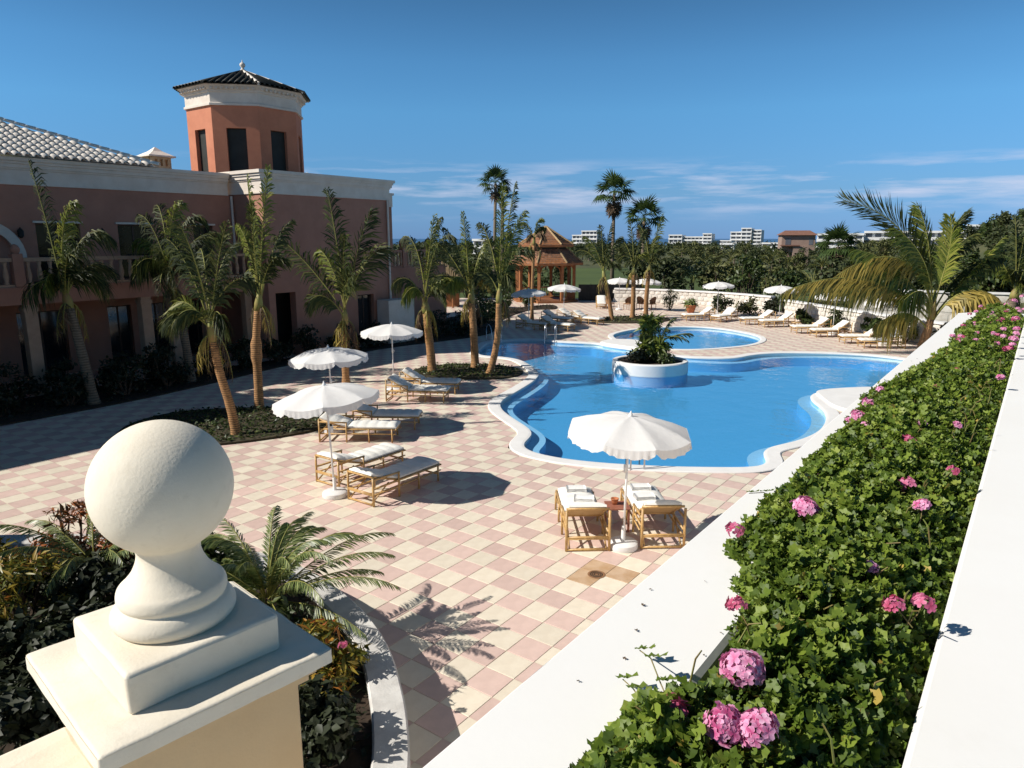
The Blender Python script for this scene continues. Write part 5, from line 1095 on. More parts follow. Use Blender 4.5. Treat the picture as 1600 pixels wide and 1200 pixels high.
for k in range(22):
    t = k * 0.36; dir_ = Vector((-1, 1, SL_)).normalized(); p = Vector((RS0, RD0, RZ0 + 0.05)) + dir_ * t
    o = link('ridge_tile', BT, roof, p); o.rotation_euler = dir_.to_track_quat('X', 'Z').to_euler(); o.scale = (0.95, 1.0, 1.2)
# chimney cupola behind the roof
mb = MB(); mb.bbox(3.98, 4.94, 8.62, 9.58, 7.0, 8.25); wall_holes(mb, 3.98, 4.94, 8.251, 8.75, 8.62, 8.72, [(4.15, 4.28, 8.35, 8.65), (4.40, 4.53, 8.35, 8.65), (4.65, 4.78, 8.35, 8.65)]); mb.bbox(3.98, 4.94, 8.85, 9.58, 8.251, 8.75)
mb.obj('chimney', M['cream'], HB)
mb = MB(); mb.box((4.46, 9.1, 8.79), (1.3, 1.3, 0.07)); mb.box((4.46, 9.1, 8.93), (1.2, 1.2, 0.2), 0, 0.42); mb.box((4.46, 9.1, 9.13), (0.5, 0.5, 0.2), 0, 0.1); mb.obj('chimney_roof', M['rooftile'], HB)
# low hip roofs peeping over the block
for (cs, cd, w, z0_, h) in ((13.6, 11.0, 2.3, 7.9, 1.15), (11.2, 3.0, 1.05, 7.17, 0.45), (6.0, 13.5, 2.6, 7.9, 0.8)):
    mb = MB(); mb.add([(cs - w, cd - w, z0_), (cs + w, cd - w, z0_), (cs + w, cd + w, z0_), (cs - w, cd + w, z0_), (cs, cd, z0_ + h)], [(0, 1, 4), (1, 2, 4), (2, 3, 4), (3, 0, 4), (3, 2, 1, 0)]); rf = mb.obj('side_roof', M['rooftile'], HB)
    nn = int(2 * w / 0.3)
    for k in range(nn):
        f = -w + (k + 0.5) * 2 * w / nn; ln = (w - abs(f)) / w; sl = math.atan2(h, w)
        if ln * w < 0.25: continue
        m2 = barrel(ln * w / math.cos(sl), 0.11, 0.09, 5).mesh('tile_course', M['rooftile'], True)
        link('tile_course', m2, rf, (cs + f, cd - w - 0.03, z0_ + 0.02), (0, -sl, math.pi / 2)); link('tile_course', m2, rf, (cs - w - 0.03, cd + f, z0_ + 0.02), (0, -sl, 0))
# ---- octagonal tower
TX, TY, TR = 8.62, 7.77, 2.78
ap = TR * math.cos(R(22.5)); fw = 2 * TR * math.sin(R(22.5))
for k in range(8):
    a = R(45 * k); c = Vector((TX + (ap - 0.15) * math.cos(a), TY + (ap - 0.15) * math.sin(a), 0)); t = Vector((-math.sin(a), math.cos(a), 0)); ww = 0.9
    mb = MB(); sw = (fw - ww) / 2
    for sgn in (-1, 1): mb.box(tuple(c + t * sgn * (ww / 2 + sw / 2) + Vector((0, 0, 9.06))), (0.30, sw, 4.12), a)
    mb.box(tuple(c + Vector((0, 0, 10.61))), (0.2999, ww, 1.02), a); mb.box(tuple(c + Vector((0, 0, 7.2))), (0.2999, ww, 0.4), a)
    mb.obj('tower_wall', M['red'], HB)
    mb = MB(); mb.box(tuple(c + Vector((-0.06 * math.cos(a), -0.06 * math.sin(a), 8.76))), (0.06, ww, 2.68), a); w_ = mb.obj('tower_window', M['shutter'], HB)
mb = MB(); mb.lathe([(TR - 0.2, 11.10), (TR + 0.10, 11.101), (TR + 0.10, 11.20), (TR + 0.03, 11.23), (TR + 0.03, 11.68), (TR + 0.09, 11.70), (TR + 0.10, 11.80), (TR + 0.22, 11.90), (TR + 0.34, 11.99), (TR - 0.2, 12.0)], 8, (TX, TY, 0), R(22.5)); mb.obj('tower_cornice', M['trim'], HB)
mb = MB()
for k in range(8):
    a = R(45 * k); t = Vector((-math.sin(a), math.cos(a), 0)); apo = (TR + 0.15) * math.cos(R(22.5))
    for j in range(9): p = Vector((TX, TY, 11.84)) + Vector((math.cos(a), math.sin(a), 0)) * (apo + 0.06) + t * (j - 4) * fw / 9.0; mb.box(tuple(p), (0.12, 0.10, 0.09), a)
mb.obj('tower_dentils', M['trim'], HB)
ER = TR + 0.46; EZ, AZ_ = 12.0, 13.14
mb = MB(); mb.lathe([(ER, EZ), (0.02, AZ_)], 8, (TX, TY, 0), R(22.5)); tr = mb.obj('tower_roof', M['darktile'], HB)
apo = ER * math.cos(R(22.5)); efw = 2 * ER * math.sin(R(22.5)); slp = math.atan2(AZ_ - EZ, apo); sl_len = math.hypot(apo, AZ_ - EZ); NC = 9
crs = {}
for k in range(8):
    a = R(45 * k); out = Vector((math.cos(a), math.sin(a), 0)); t = Vector((-math.sin(a), math.cos(a), 0))
    for j in range(NC):
        f = (j + 0.5) / NC * 2 - 1; ln = sl_len * (1 - abs(f)) * 0.98
        if abs(j - 4) not in crs: crs[abs(j - 4)] = barrel(max(ln, 0.3) + 0.06, 0.125, 0.10, 5).mesh('tile_course', M['darktile'], True)
        p = Vector((TX, TY, EZ + 0.005)) + out * (apo + 0.06) + t * f * efw / 2
        link('tile_course', crs[abs(j - 4)], tr, p, (0, -slp, a + math.pi))
    v = R(22.5 + 45 * k); e = Vector((TX + ER * math.cos(v), TY + ER * math.sin(v), EZ + 0.03)); ax_ = Vector((TX, TY, AZ_ + 0.06))
    mb = MB(); mb.tube([e.lerp(ax_, q) for q in (0, 0.5, 1)], [0.075, 0.07, 0.05], 6); mb.obj('hip_tiles', M['rooftile' if k in (5, 6, 7) else 'darktile'], tr)  # hips that look sunlit are coloured pale, the rest dark
mb = MB(); mb.lathe([(0.18, 13.08), (0.14, 13.2), (0.07, 13.27), (0.07, 13.33), (0.12, 13.38), (0.14, 13.46), (0.10, 13.54), (0.03, 13.58), (0.02, 13.66), (0.005, 13.7)], 12, (TX, TY, 0)); mb.obj('tower_finial', M['trim'], HB, smooth=True)

# ================================================================== GAZEBO AND FAR END OF THE DECK
GZ = empty('gazebo', (2.7, 58.2, 0), R(8), 'open timber gazebo with two tier brown shingled roof at the far end of the pool', 'gazebo')
for k in range(8):
    a = R(22.5 + 45 * k); mb = MB(); mb.box((2.35 * math.cos(a), 2.35 * math.sin(a), 1.55), (0.22, 0.22, 3.1), a); mb.obj('post', M['gazwood'], GZ)
    b = R(22.5 + 45 * (k + 1)); p, q = Vector((2.35 * math.cos(a), 2.35 * math.sin(a), 3.0)), Vector((2.35 * math.cos(b), 2.35 * math.sin(b), 3.0))
    mb = MB(); mb.tube([p, q], 0.10, 4); 
    for u_, s2 in ((p, q), (q, p)):
        dv = (s2 - u_).normalized(); mb.tube([u_ - Vector((0, 0, 0.75)) + dv * 0.05, u_ - Vector((0, 0, 0.3)) + dv * 0.2, u_ - Vector((0, 0, 0.02)) + dv * 0.6], 0.06, 4)
    mb.obj('bracket_beam', M['gazwood'], GZ)
    if k not in (5,): mb = MB(); mb.tube([p - Vector((0, 0, 2.05)), q - Vector((0, 0, 2.05))], 0.05, 4); mb.tube([p - Vector((0, 0, 2.8)), q - Vector((0, 0, 2.8))], 0.05, 4); [mb.tube([p.lerp(q, f) - Vector((0, 0, 2.8)), p.lerp(q, f) - Vector((0, 0, 2.05))], 0.025, 4) for f in np.linspace(0.1, 0.9, 9)]; mb.obj('railing', M['gazwood'], GZ)
mb = MB(); mb.lathe([(2.7, -0.05), (2.7, 0.16), (2.4, 0.17)], 8, ph=R(22.5)); mb.obj('floor', M['gazwood'], GZ)
mb = MB(); mb.lathe([(1.7, 3.8), (1.7, 4.65)], 8, ph=R(22.5)); mb.obj('clerestory', M['shutter'], GZ)
def shingle_roof(nm, r0, z0_, r1, z1_, courses):
    mb = MB(); V = []; F = []; RN = []; g = np.random.default_rng(courses)
    for c in range(courses):
        f0, f1 = c / courses, (c + 1.15) / courses
        ra, za = r0 + (r1 - r0) * f0, z0_ + (z1_ - z0_) * f0 + 0.05; rb, zb = r0 + (r1 - r0) * min(f1, 1), z0_ + (z1_ - z0_) * min(f1, 1) + 0.01
        for k in range(8):
            a, b = R(22.5 + 45 * k), R(22.5 + 45 * (k + 1)); A0, A1 = np.array([ra * math.cos(a), ra * math.sin(a), za]), np.array([ra * math.cos(b), ra * math.sin(b), za]); B0_, B1 = np.array([rb * math.cos(a), rb * math.sin(a), zb]), np.array([rb * math.cos(b), rb * math.sin(b), zb])
            m = max(2, int(np.linalg.norm(A1 - A0) / 0.22))
            for j in range(m):
                p, q = j / m, (j + 1) / m - 0.02; j0 = g.uniform(-0.03, 0.03); i = len(V); rv = g.random()
                dz = np.array([0, 0, g.uniform(0, 0.02)]); ex = (A0 - B0_) / np.linalg.norm(A0 - B0_) * j0
                V += [A0 + (A1 - A0) * p + dz + ex, A0 + (A1 - A0) * q + dz + ex, B0_ + (B1 - B0_) * q, B0_ + (B1 - B0_) * p, A0 + (A1 - A0) * p + ex - np.array([0, 0, .03]), A0 + (A1 - A0) * q + ex - np.array([0, 0, .03])]; RN += [rv] * 6
                F += [(i, i + 1, i + 2, i + 3), (i + 4, i + 5, i + 1, i)]
    o = link(nm, np_mesh(nm, np.array(V), None, F, M['shingle'], RN), GZ)
    for k in range(8):
        a = R(22.5 + 45 * k); mb = MB(); mb.tube([(r0 * math.cos(a), r0 * math.sin(a), z0_ + 0.07), (r1 * math.cos(a), r1 * math.sin(a), z1_ + 0.07)], 0.065, 5); mb.obj('hip_cap', M['thatch'], o)
    mb = MB(); mb.lathe([(r0 - 0.05, z0_ - 0.14), (r0 + 0.02, z0_ - 0.14), (r0 + 0.02, z0_ + 0.03), (r1, z1_)], 8, ph=R(22.5)); mb.obj('roof_deck', M['gazwood'], o)
shingle_roof('lower_roof', 3.05, 3.05, 1.72, 4.15, 8); shingle_roof('upper_roof', 2.25, 4.45, 0.05, 5.85, 11)
TH = empty('thatched_hut', (-5.2, 53, 0), 0, 'small thatched sunshade hut glimpsed behind the palms left of the gazebo', 'hut')
mb = MB(); mb.lathe([(1.75, 2.15), (1.7, 2.3), (0.9, 2.85), (0.05, 3.35)], 10); mb.obj('thatch_roof', M['thatch'], TH)
for k in range(4): a = R(45 + 90 * k); mb = MB(); mb.tube([(1.25 * math.cos(a), 1.25 * math.sin(a), 0), (1.25 * math.cos(a), 1.25 * math.sin(a), 2.3)], 0.07, 7); mb.obj('post', M['gazwood'], TH)
mb = MB(); mb.bbox(-1.3, 1.3, -0.1, 0.1, 0.0, 1.0); mb.obj('counter', M['gazwood'], TH)
SC = empty('dark_screen', (5.4, 57.6, 0), 0, 'dark slatted windscreen panel right of the gazebo', 'screen')
for k in range(5):
    mb = MB(); mb.bbox(-0.05 + k * 1.0, 0.92 + k * 1.0, -0.04, 0.04, 0.05, 1.35); mb.obj('panel', M['iron'], SC)
    mb = MB(); mb.bbox(0.925 + k * 1.0, 0.945 + k * 1.0, -0.05, 0.05, 0.0, 1.45); mb.obj('post', M['iron'], SC)

# white boundary wall of rough stones
def stone_wall(name, label, pts, h, seed, size=0.42, cap=True, thick=0.35):
    root = empty(name, (pts[0][0], pts[0][1], 0), 0, label, 'wall'); o = Vector((pts[0][0], pts[0][1], 0)); g = np.random.default_rng(seed)
    mb = MB(); top = MB(); V = []; F = []; RN = []
    for (a, b) in zip(pts, pts[1:]):
        A, B = Vector((*a, 0)) - o, Vector((*b, 0)) - o; L_ = (B - A).length; d = (B - A).normalized(); n = Vector((-d.y, d.x, 0)); rz = math.atan2(d.y, d.x)
        mb.box(tuple((A + B) / 2 + Vector((0, 0, h / 2))), (L_, thick - 0.08, h), rz)
        if cap: top.box(tuple((A + B) / 2 + Vector((0, 0, h + 0.05))), (L_ + 0.02, thick + 0.12, 0.10), rz)
        nx, nz = int(L_ / size), max(1, int(h / (size * 0.6)))
        for sgn in (-1, 1):
            for i in range(nx):
                for k in range(nz):
                    w, hh = L_ / nx, h / nz; c = A + d * ((i + 0.5 + (0.25 if k % 2 else -0.25)) * w) + n * sgn * (thick / 2 - 0.02) + Vector((0, 0, (k + 0.5) * hh)); ww, zz = w * g.uniform(0.38, 0.5), hh * g.uniform(0.38, 0.5); pr = g.uniform(0.02, 0.08); i0 = len(V); rv = g.random()
                    for dx, dz in ((-1, -0.8), (0.1, -1), (1, -0.7), (0.95, 0.7), (0, 1), (-0.9, 0.8)):
                        V.append(c + d * dx * ww + Vector((0, 0, dz * zz)))
                    V.append(c + n * sgn * pr + d * g.uniform(-0.3, 0.3) * ww); RN += [rv] * 7
                    F += [(i0 + j, i0 + (j + 1) % 6, i0 + 6) for j in range(6)]
    mb.obj('core', M['rubble'], root)
    if cap: top.obj('coping', M['coping'], root)
    tag(link('stones', np_mesh('stones', np.array([tuple(v) for v in V]), F, None, M['rubble'], RN), root), kind='stuff')
    return root
stone_wall('boundary_wall', 'low white stone wall curving behind the far umbrellas', [(8.2, 57.2), (10.2, 56.6), (12.5, 55.4), (14.8, 53.6), (16.6, 51.4), (17.9, 49.0)], 1.0, 1)
stone_wall('boundary_wall', 'rough white stone wall behind the row of loungers at right', [(17.6, 45.6), (18.1, 42.5), (18.8, 39.0), (19.6, 35.5), (20.4, 32.4), (21.6, 29.5)], 1.05, 2)
stone_wall('boundary_wall', 'tall smooth white wall at the far right above the geraniums', [(21.5, 45.0), (25.5, 43.0), (30, 40.8), (37, 37.4)], 1.8, 3, 0.9)

# ================================================================== UMBRELLAS
def umbrella_meshes():
    n = 16; NP = 8; rings = [0.02, 0.25, 0.5, 0.75, 1.0]; vs = []; fs = []; m = NP * n // 2
    def hgt(r, ph): return 2.24 - 0.03 * r - 0.20 * r ** 2.1
    for r in rings:
        for k in range(m):
            th = 2 * math.pi * k / m; f = (th / (2 * math.pi / NP)) % 1; sag = math.sin(math.pi * f)
            rr_ = r * (1 - 0.055 * sag * (r ** 2)); vs.append((rr_ * math.cos(th), rr_ * math.sin(th), hgt(r, th) - 0.045 * sag * r))
    for i in range(len(rings) - 1):
        for k in range(m): j = (k + 1) % m; fs.append((i * m + k, i * m + j, i * m + m + j, i * m + m + k))
    mb = MB(); mb.add(vs, fs); can = mb.mesh('canopy', M['canvas'], True, 25)
    mb = MB(); q = NP * 24; vs = []; fs = []
    for k in range(q):
        th = 2 * math.pi * k / q; f = (th / (2 * math.pi / NP)) % 1; sag = math.sin(math.pi * f); r = 1 - 0.055 * sag; z = hgt(1, th) - 0.045 * sag
        fr = 0.012 * math.sin(k * 1.9) + 0.006 * math.sin(k * 4.1); notch = 0.06 * (1 - min(1, min(f, 1 - f) * 9)); ln = 0.13 - notch + 0.01 * math.sin(k * 0.9)
        for t in (0, 0.5, 1): vs.append(((r + (0.012 + fr) * t) * math.cos(th), (r + (0.012 + fr) * t) * math.sin(th), z - ln * t + 0.003))
    for k in range(q):
        j = (k + 1) % q
        for t in range(2): fs.append((k * 3 + t, k * 3 + t + 1, j * 3 + t + 1, j * 3 + t))
    mb.add(vs, fs); val = mb.mesh('valance', M['canvas'], True)
    mb = MB(); mb.tube([(0, 0, 0.1), (0, 0, 2.23)], 0.019, 10); pole = mb.mesh('pole', M['pole'], True)
    mb = MB(); mb.lathe([(0.03, 2.225), (0.04, 2.245), (0.028, 2.27), (0.012, 2.31), (0.002, 2.325)], 10); fin = mb.mesh('finial', M['pole'], True)
    mb = MB(); mb.tube([(0.02, 0, 2.19), (0.5, 0, 2.15), (0.985, 0, 1.995)], 0.008, 5); rib = mb.mesh('rib', M['pole'])
    mb = MB(); mb.tube([(0.03, 0, 1.75), (0.5, 0, 2.14)], 0.007, 5); strut = mb.mesh('strut', M['pole'])
    mb = MB(); mb.lathe([(0.24, 0.0), (0.25, 0.03), (0.24, 0.09), (0.20, 0.115), (0.05, 0.125)], 28); mb.lathe([(0.035, 0.12), (0.035, 0.36), (0.03, 0.38)], 12); base = mb.mesh('base', M['pole'], True, 35)
    mb = MB(); mb.tube([(0, 0, 1.3), (0, 0, 1.42)], 0.030, 10); mb.tube([(0.02, 0, 1.36), (0.08, 0, 1.36)], 0.010, 6); knob = mb.mesh('clamp', M['pole'], True)
    return can, val, pole, fin, rib, strut, base, knob
UM = umbrella_meshes()
def umbrella(label, x, y, rz=0.0, tilt=(0, 0)):
    root = empty('sun_umbrella', (x, y, 0.004), 0, label, 'umbrella', 'white fringed sun umbrellas round the pool')
    Mt = Matrix.Translation((0, 0, 1.3)) @ Matrix.Rotation(tilt[1], 4, 'Y') @ Matrix.Rotation(tilt[0], 4, 'X') @ Matrix.Translation((0, 0, -1.3)) @ Matrix.Rotation(rz, 4, 'Z')
    for nm, me in (('canopy', UM[0]), ('valance', UM[1]), ('finial', UM[3]), ('pole', UM[2])):
        o = link(nm, me, root); o.matrix_local = Mt if nm != 'pole' else Matrix.Rotation(tilt[1] * 0.35, 4, 'Y')
    for k in range(8):
        for nm, me in (('rib', UM[4]), ('strut', UM[5])): o = link(nm, me, root); o.matrix_local = Mt @ Matrix.Rotation(math.pi / 4 * k, 4, 'Z')
    link('base', UM[6], root); link('clamp', UM[7], root)
    return root
for lab, x, y, rz, tl in [
    ('white fringed umbrella nearest the camera on the left, over two cane loungers', -3.5, 13.35, 0.2, (0, R(-6))),
    ('white umbrella shaded grey by palm fronds, second from the camera on the left', -4.69, 18.08, 0.4, (0, R(-2))),
    ('white umbrella third from the camera on the left, before the shaded hotel wall', -3.93, 23.15, 0.1, (0, 0)),
    ('large white umbrella in the foreground over two cane loungers by the planter wall', 1.83, 10.97, 0.25, (R(2), R(3))),
    ('bluish white umbrella in the shade left of the far lounger group', 0.95, 39.6, 0.3, (0, R(-3))),
    ('white umbrella standing over the far group of white loungers before the gazebo', 3.15, 43.5, 0.0, (0, R(2))),
    ('small far umbrella beside the leaning palm trunk', 7.6, 50.7, 0.5, (0, 0)),
    ('small far umbrella between the straight palm and the raised frond palm', 9.4, 49.9, 0.2, (0, R(2))),
    ('far umbrella in front of the green shrubs beyond the paddling pool', 13.3, 46.1, 0.3, (0, R(-2))),
    ('far umbrella half hidden by the yellow palm frond tips', 15.9, 42.3, 0.1, (0, 0)),
    ('umbrella seen through the hanging yellow frond of the big palm', 16.9, 37.3, 0.4, (0, 0)),
    ('umbrella behind the trunk of the big arching palm at right', 17.7, 33.6, 0.2, (0, 0))]:
    umbrella(lab, x, y, rz, tl)

# ================================================================== LOUNGERS
def cushion(L_, W, T, seg, seed):
    nx, ny = seg * 6 + 1, 11; vs = []; fs = []
    for i in range(nx):
        for j in range(ny):
            f, w = i / (nx - 1), j / (ny - 1) * 2 - 1; edge = (1 - abs(w) ** 5) * (1 - abs(2 * f - 1) ** 24); tuft = abs(math.sin(math.pi * f * seg)) ** 0.45; c = 0.5 + 0.5 * abs(math.cos(w * math.pi * 1.0)) ** 0.5
            vs.append((f * L_, w * W / 2 * (0.985 + 0.015 * tuft), T * (0.35 + 0.65 * edge * (0.62 + 0.38 * tuft * c))))
    k = len(vs); vs += [(f[0], f[1], 0.0) for f in vs[:k]]
    for i in range(nx - 1):
        for j in range(ny - 1):
            a = i * ny + j; fs.append((a, a + ny, a + ny + 1, a + 1)); fs.append((k + a, k + a + 1, k + a + ny + 1, k + a + ny))
    for i in range(nx - 1): a = i * ny; fs.append((a, k + a, k + a + ny, a + ny)); a = i * ny + ny - 1; fs.append((a, a + ny, k + a + ny, k + a))
    for j in range(ny - 1): a = j; fs.append((a, a + 1, k + a + 1, k + a)); a = (nx - 1) * ny + j; fs.append((a, k + a, k + a + 1, a + 1))
    mb = MB(); mb.add(vs, fs); return mb.mesh('cushion', M['cushion'], True, 50)
SEATC = cushion(1.22, 0.62, 0.095, 5, 1); BACKC = cushion(0.74, 0.62, 0.10, 3, 2)
def make_lounger(ang, sl=1.22):
    """cane sunbed; x runs from the foot (-) to the head (+)"""
    root = empty('cane_lounger'); W = 0.33; fx, hx = -0.98, 0.24; zs = 0.335; a = R(ang); r = 0.021
    hd = Vector((hx + 0.74 * math.cos(a), 0, zs + 0.74 * math.sin(a)))
    B = M['bamboo']
    for s in (-1, 1):
        mb = MB(); mb.tube([(fx, s * W, zs), (hx + 0.70, s * W, zs)], r, 7); mb.obj('side_rail', B, root, True)
        mb = MB(); mb.tube([(fx, s * W, zs - 0.12), (hx + 0.70, s * W, zs - 0.12)], r * 0.8, 7); mb.obj('lower_rail', B, root, True)
        for x in (fx + 0.10, -0.30, hx + 0.02): mb = MB(); mb.tube([(x, s * (W + 0.02), 0.005), (x, s * (W + 0.02), zs + (0.17 if x > 0 else 0.01))], r, 7); mb.obj('leg', B, root, True)
        mb = MB(); mb.tube([(hx + 0.70, s * (W + 0.02), 0.005), (hx + 0.70, s * (W + 0.02), hd.z - 0.01)], r * 1.1, 7); mb.obj('back_post', B, root, True)
        mb = MB(); mb.tube([(hx + 0.0, s * (W + 0.02), zs + 0.17), (hx + 0.70, s * (W + 0.02), zs + 0.19)], r, 7); mb.obj('arm', B, root, True)
        mb = MB(); mb.tube([(hx + 0.70, s * (W - 0.03), 0.05), (hx + 0.25, s * (W - 0.03), zs + 0.02)], r * 0.7, 6); mb.obj('brace', B, root, True)
        mb = MB(); mb.tube([(hx, s * (W - 0.03), zs + 0.01), tuple(hd + Vector((0, s * (W - 0.03), 0)))], r, 7); mb.obj('back_rail', B, root, True)
    for x, z in ((fx, zs), (fx + 0.10, 0.16), (hx, zs), (hx + 0.70, zs - 0.12), (hx + 0.70, 0.03), (hx + 0.70, 0.24)):
        mb = MB(); mb.tube([(x, -W - 0.02, z), (x, W + 0.02, z)], r * 0.9, 7); mb.obj('cross_bar', B, root, True)
    mb = MB(); mb.tube([tuple(hd + Vector((0, -W - 0.02, 0))), tuple(hd + Vector((0, W + 0.02, 0)))], r, 7); mb.obj('head_bar', B, root, True)
    mb = MB(); mb.box((0, 0, 0), (0.72, 0.58, 0.012)); o = mb.obj('back_sling', M['backcloth'], root); o.matrix_local = Matrix.Translation((hx, 0, zs + 0.012)) @ Matrix.Rotation(-a, 4, 'Y') @ Matrix.Translation((0.37, 0, 0))
    mb = MB(); mb.box((fx + 0.61, 0, zs + 0.008), (1.18, 0.58, 0.012)); mb.obj('seat_sling', M['backcloth'], root)
    link('seat_cushion', SEATC, root, (fx, 0, zs + 0.024))
    o = link('back_cushion', BACKC, root); o.matrix_local = Matrix.Translation((hx, 0, zs + 0.03)) @ Matrix.Rotation(-a, 4, 'Y')
    return root
PROTO = {26: make_lounger(30), 12: make_lounger(19), 36: make_lounger(36)}; used = set()
def lounger(label, x, y, rz, ang):
    o = PROTO[ang] if ang not in used else copy_tree(PROTO[ang]); used.add(ang)
    o.location = (x, y, 0.004); o.rotation_euler = (0, 0, R(rz)); tag(o, label, 'lounger', 'cane sun loungers with white cushions'); return o
for a in [
    ('cane lounger with folded towels left of the foreground umbrella pole, seen from behind', 1.20, 11.75, -88, 26), ('cane lounger with folded towels right of the foreground umbrella pole, against the planter wall', 2.44, 11.85, -88, 26),
    ('cane lounger with umbrella shade on its cushion, nearest of the left pair', -2.35, 13.72, -126, 12), ('cane lounger with sunlit cushion behind its neighbour under the nearest left umbrella', -3.25, 14.75, -126, 12),
    ('cane lounger with puffy tufted cushion in front of its shaded neighbour, second left pair', -3.85, 17.45, 178, 12), ('shaded cane lounger at the back of the second left pair', -3.45, 18.65, 178, 12),
    ('cane lounger at the front of the third left pair near the palm bed', -2.95, 21.9, 174, 26), ('cane lounger at the back of the third left pair near the palm bed', -2.7, 23.1, 174, 26),
    ('white cushioned lounger left under the far umbrella before the gazebo', 2.7, 42.3, 140, 26), ('white cushioned lounger in the middle of the far group before the gazebo', 3.7, 43.2, 140, 26), ('white cushioned lounger rightmost of the far group beside the round palm bed', 4.5, 42.1, 140, 26),
    ('lounger in deep shade left of the far group', 1.2, 39.7, 145, 26), ('lounger in deep shade right of another by the pool back edge', 2.5, 39.1, 145, 26),
    ('far white lounger facing the camera beside the leaning palm', 6.55, 52.3, 85, 36),
    ('lounger with dark patterned cushion beyond the paddling pool, leftmost of the right row', 11.5, 44.0, 10, 36), ('lounger seen foot first beyond the paddling pool', 13.0, 43.6, 42, 26),
    ('white lounger third in the row along the stone wall, counting from the far end', 14.5, 42.0, 8, 36), ('white lounger fourth in the row along the stone wall, beside a small low table', 15.2, 40.8, 8, 36),
    ('white lounger fifth in the row along the stone wall', 16.0, 38.0, 3, 36), ('white lounger sixth in the row along the stone wall', 16.45, 36.6, 3, 36),
    ('white lounger next to last in the row, left of the big palm', 16.9, 34.2, -4, 36), ('white lounger closest to the big palm trunk at right', 17.15, 32.8, -4, 36)]: lounger(*a)

def folded_towel(label, x, y, z, rz, tl=0.0, w=0.36, d=0.22):
    mb = MB(); n = 9; vs = []; g = random.Random(int(x * 1000))
    for lay in range(3):
        zz = lay * 0.024; pr = [(-d / 2, 0.003), (-d / 2 - 0.008, 0.012), (-d / 2, 0.021), (d / 2 - 0.01 * lay, 0.021), (d / 2, 0.012), (d / 2 - 0.01 * lay, 0.003)]; k = len(mb.v); q = []
        for i in range(n):
            for a, b in pr: q.append(((i / (n - 1) - 0.5) * (w - 0.006 * lay), a + g.uniform(-0.003, 0.003), zz + b + g.uniform(-0.002, 0.002)))
        mb.add(q, [(i * 6 + j, i * 6 + 6 + j, i * 6 + 6 + (j + 1) % 6, i * 6 + (j + 1) % 6) for i in range(n - 1) for j in range(6)] + [tuple(range(5, -1, -1)), tuple(range((n - 1) * 6, n * 6))])
    tag(mb.obj('folded_towel', M['towel'], None, True, (x, y, z), (tl, 0, R(rz))), label, 'towel')
folded_towel('folded white towel at the foot of the left foreground lounger', 1.18, 12.45, 0.450, 2); folded_towel('folded white towel in the middle of the left foreground lounger', 1.28, 11.95, 0.450, -6)
folded_towel('folded white towel at the foot of the right foreground lounger', 2.38, 12.55, 0.450, 3); folded_towel('folded white towel in the middle of the right foreground lounger', 2.36, 12.05, 0.450, 8)

T_ = empty('side_table', (1.84, 11.75, 0.004), R(2), 'small red slatted side table between the foreground loungers', 'table')
for k in range(6): mb = MB(); mb.bbox(-0.20, 0.20, -0.2 + k * 0.068, -0.2 + k * 0.068 + 0.06, 0.41, 0.43); mb.obj('slat', M['redwood'], T_)
for sx in (-1, 1):
    for sy in (-1, 1): mb = MB(); mb.bbox(sx * 0.17 - 0.018, sx * 0.17 + 0.018, sy * 0.17 - 0.018, sy * 0.17 + 0.018, 0, 0.409); mb.obj('leg', M['redwood'], T_)
mb = MB(); mb.lathe([(0.045, 0), (0.06, 0.06), (0.068, 0.09), (0.072, 0.092), (0.072, 0.105), (0.062, 0.105), (0.055, 0.06), (0.0, 0.055)], 18); tag(mb.obj('clay_pot', M['pot'], None, True, (1.80, 11.80, 0.435)), 'little terracotta pot on the red side table', 'pot')
for i, (x, y, lab) in enumerate(((16.1, 40.2, 'low round wooden side table beside the fourth lounger of the right row'), (17.2, 35.3, 'low wooden side table between the lounger pairs near the big palm'))):
    t = empty('side_table', (x, y, 0), 0, lab, 'table'); mb = MB(); mb.lathe([(0.25, 0.30), (0.26, 0.32), (0.25, 0.34)], 14); mb.obj('top', M['bamboo'], t)
    for k in range(3): a = k * 2.09; mb = MB(); mb.tube([(0.2 * math.cos(a), 0.2 * math.sin(a), 0), (0.1 * math.cos(a), 0.1 * math.sin(a), 0.3)], 0.02, 6); mb.obj('leg', M['bamboo'], t)
# floor drain
D_ = empty('floor_drain', (*DRAIN, 0.004), 0, 'round rusty floor drain in a damp stain on the paving', 'drain')
mb = MB(); mb.lathe([(0.13, 0), (0.135, 0.004), (0.11, 0.006), (0.105, 0.002)], 28); mb.obj('rim', M['teak'], D_)
mb = MB()
for r in (0.03, 0.06, 0.085): mb.lathe([(r, 0.001), (r, 0.005), (r + 0.012, 0.005), (r + 0.012, 0.001)], 24)
mb.obj('grate', M['iron'], D_)
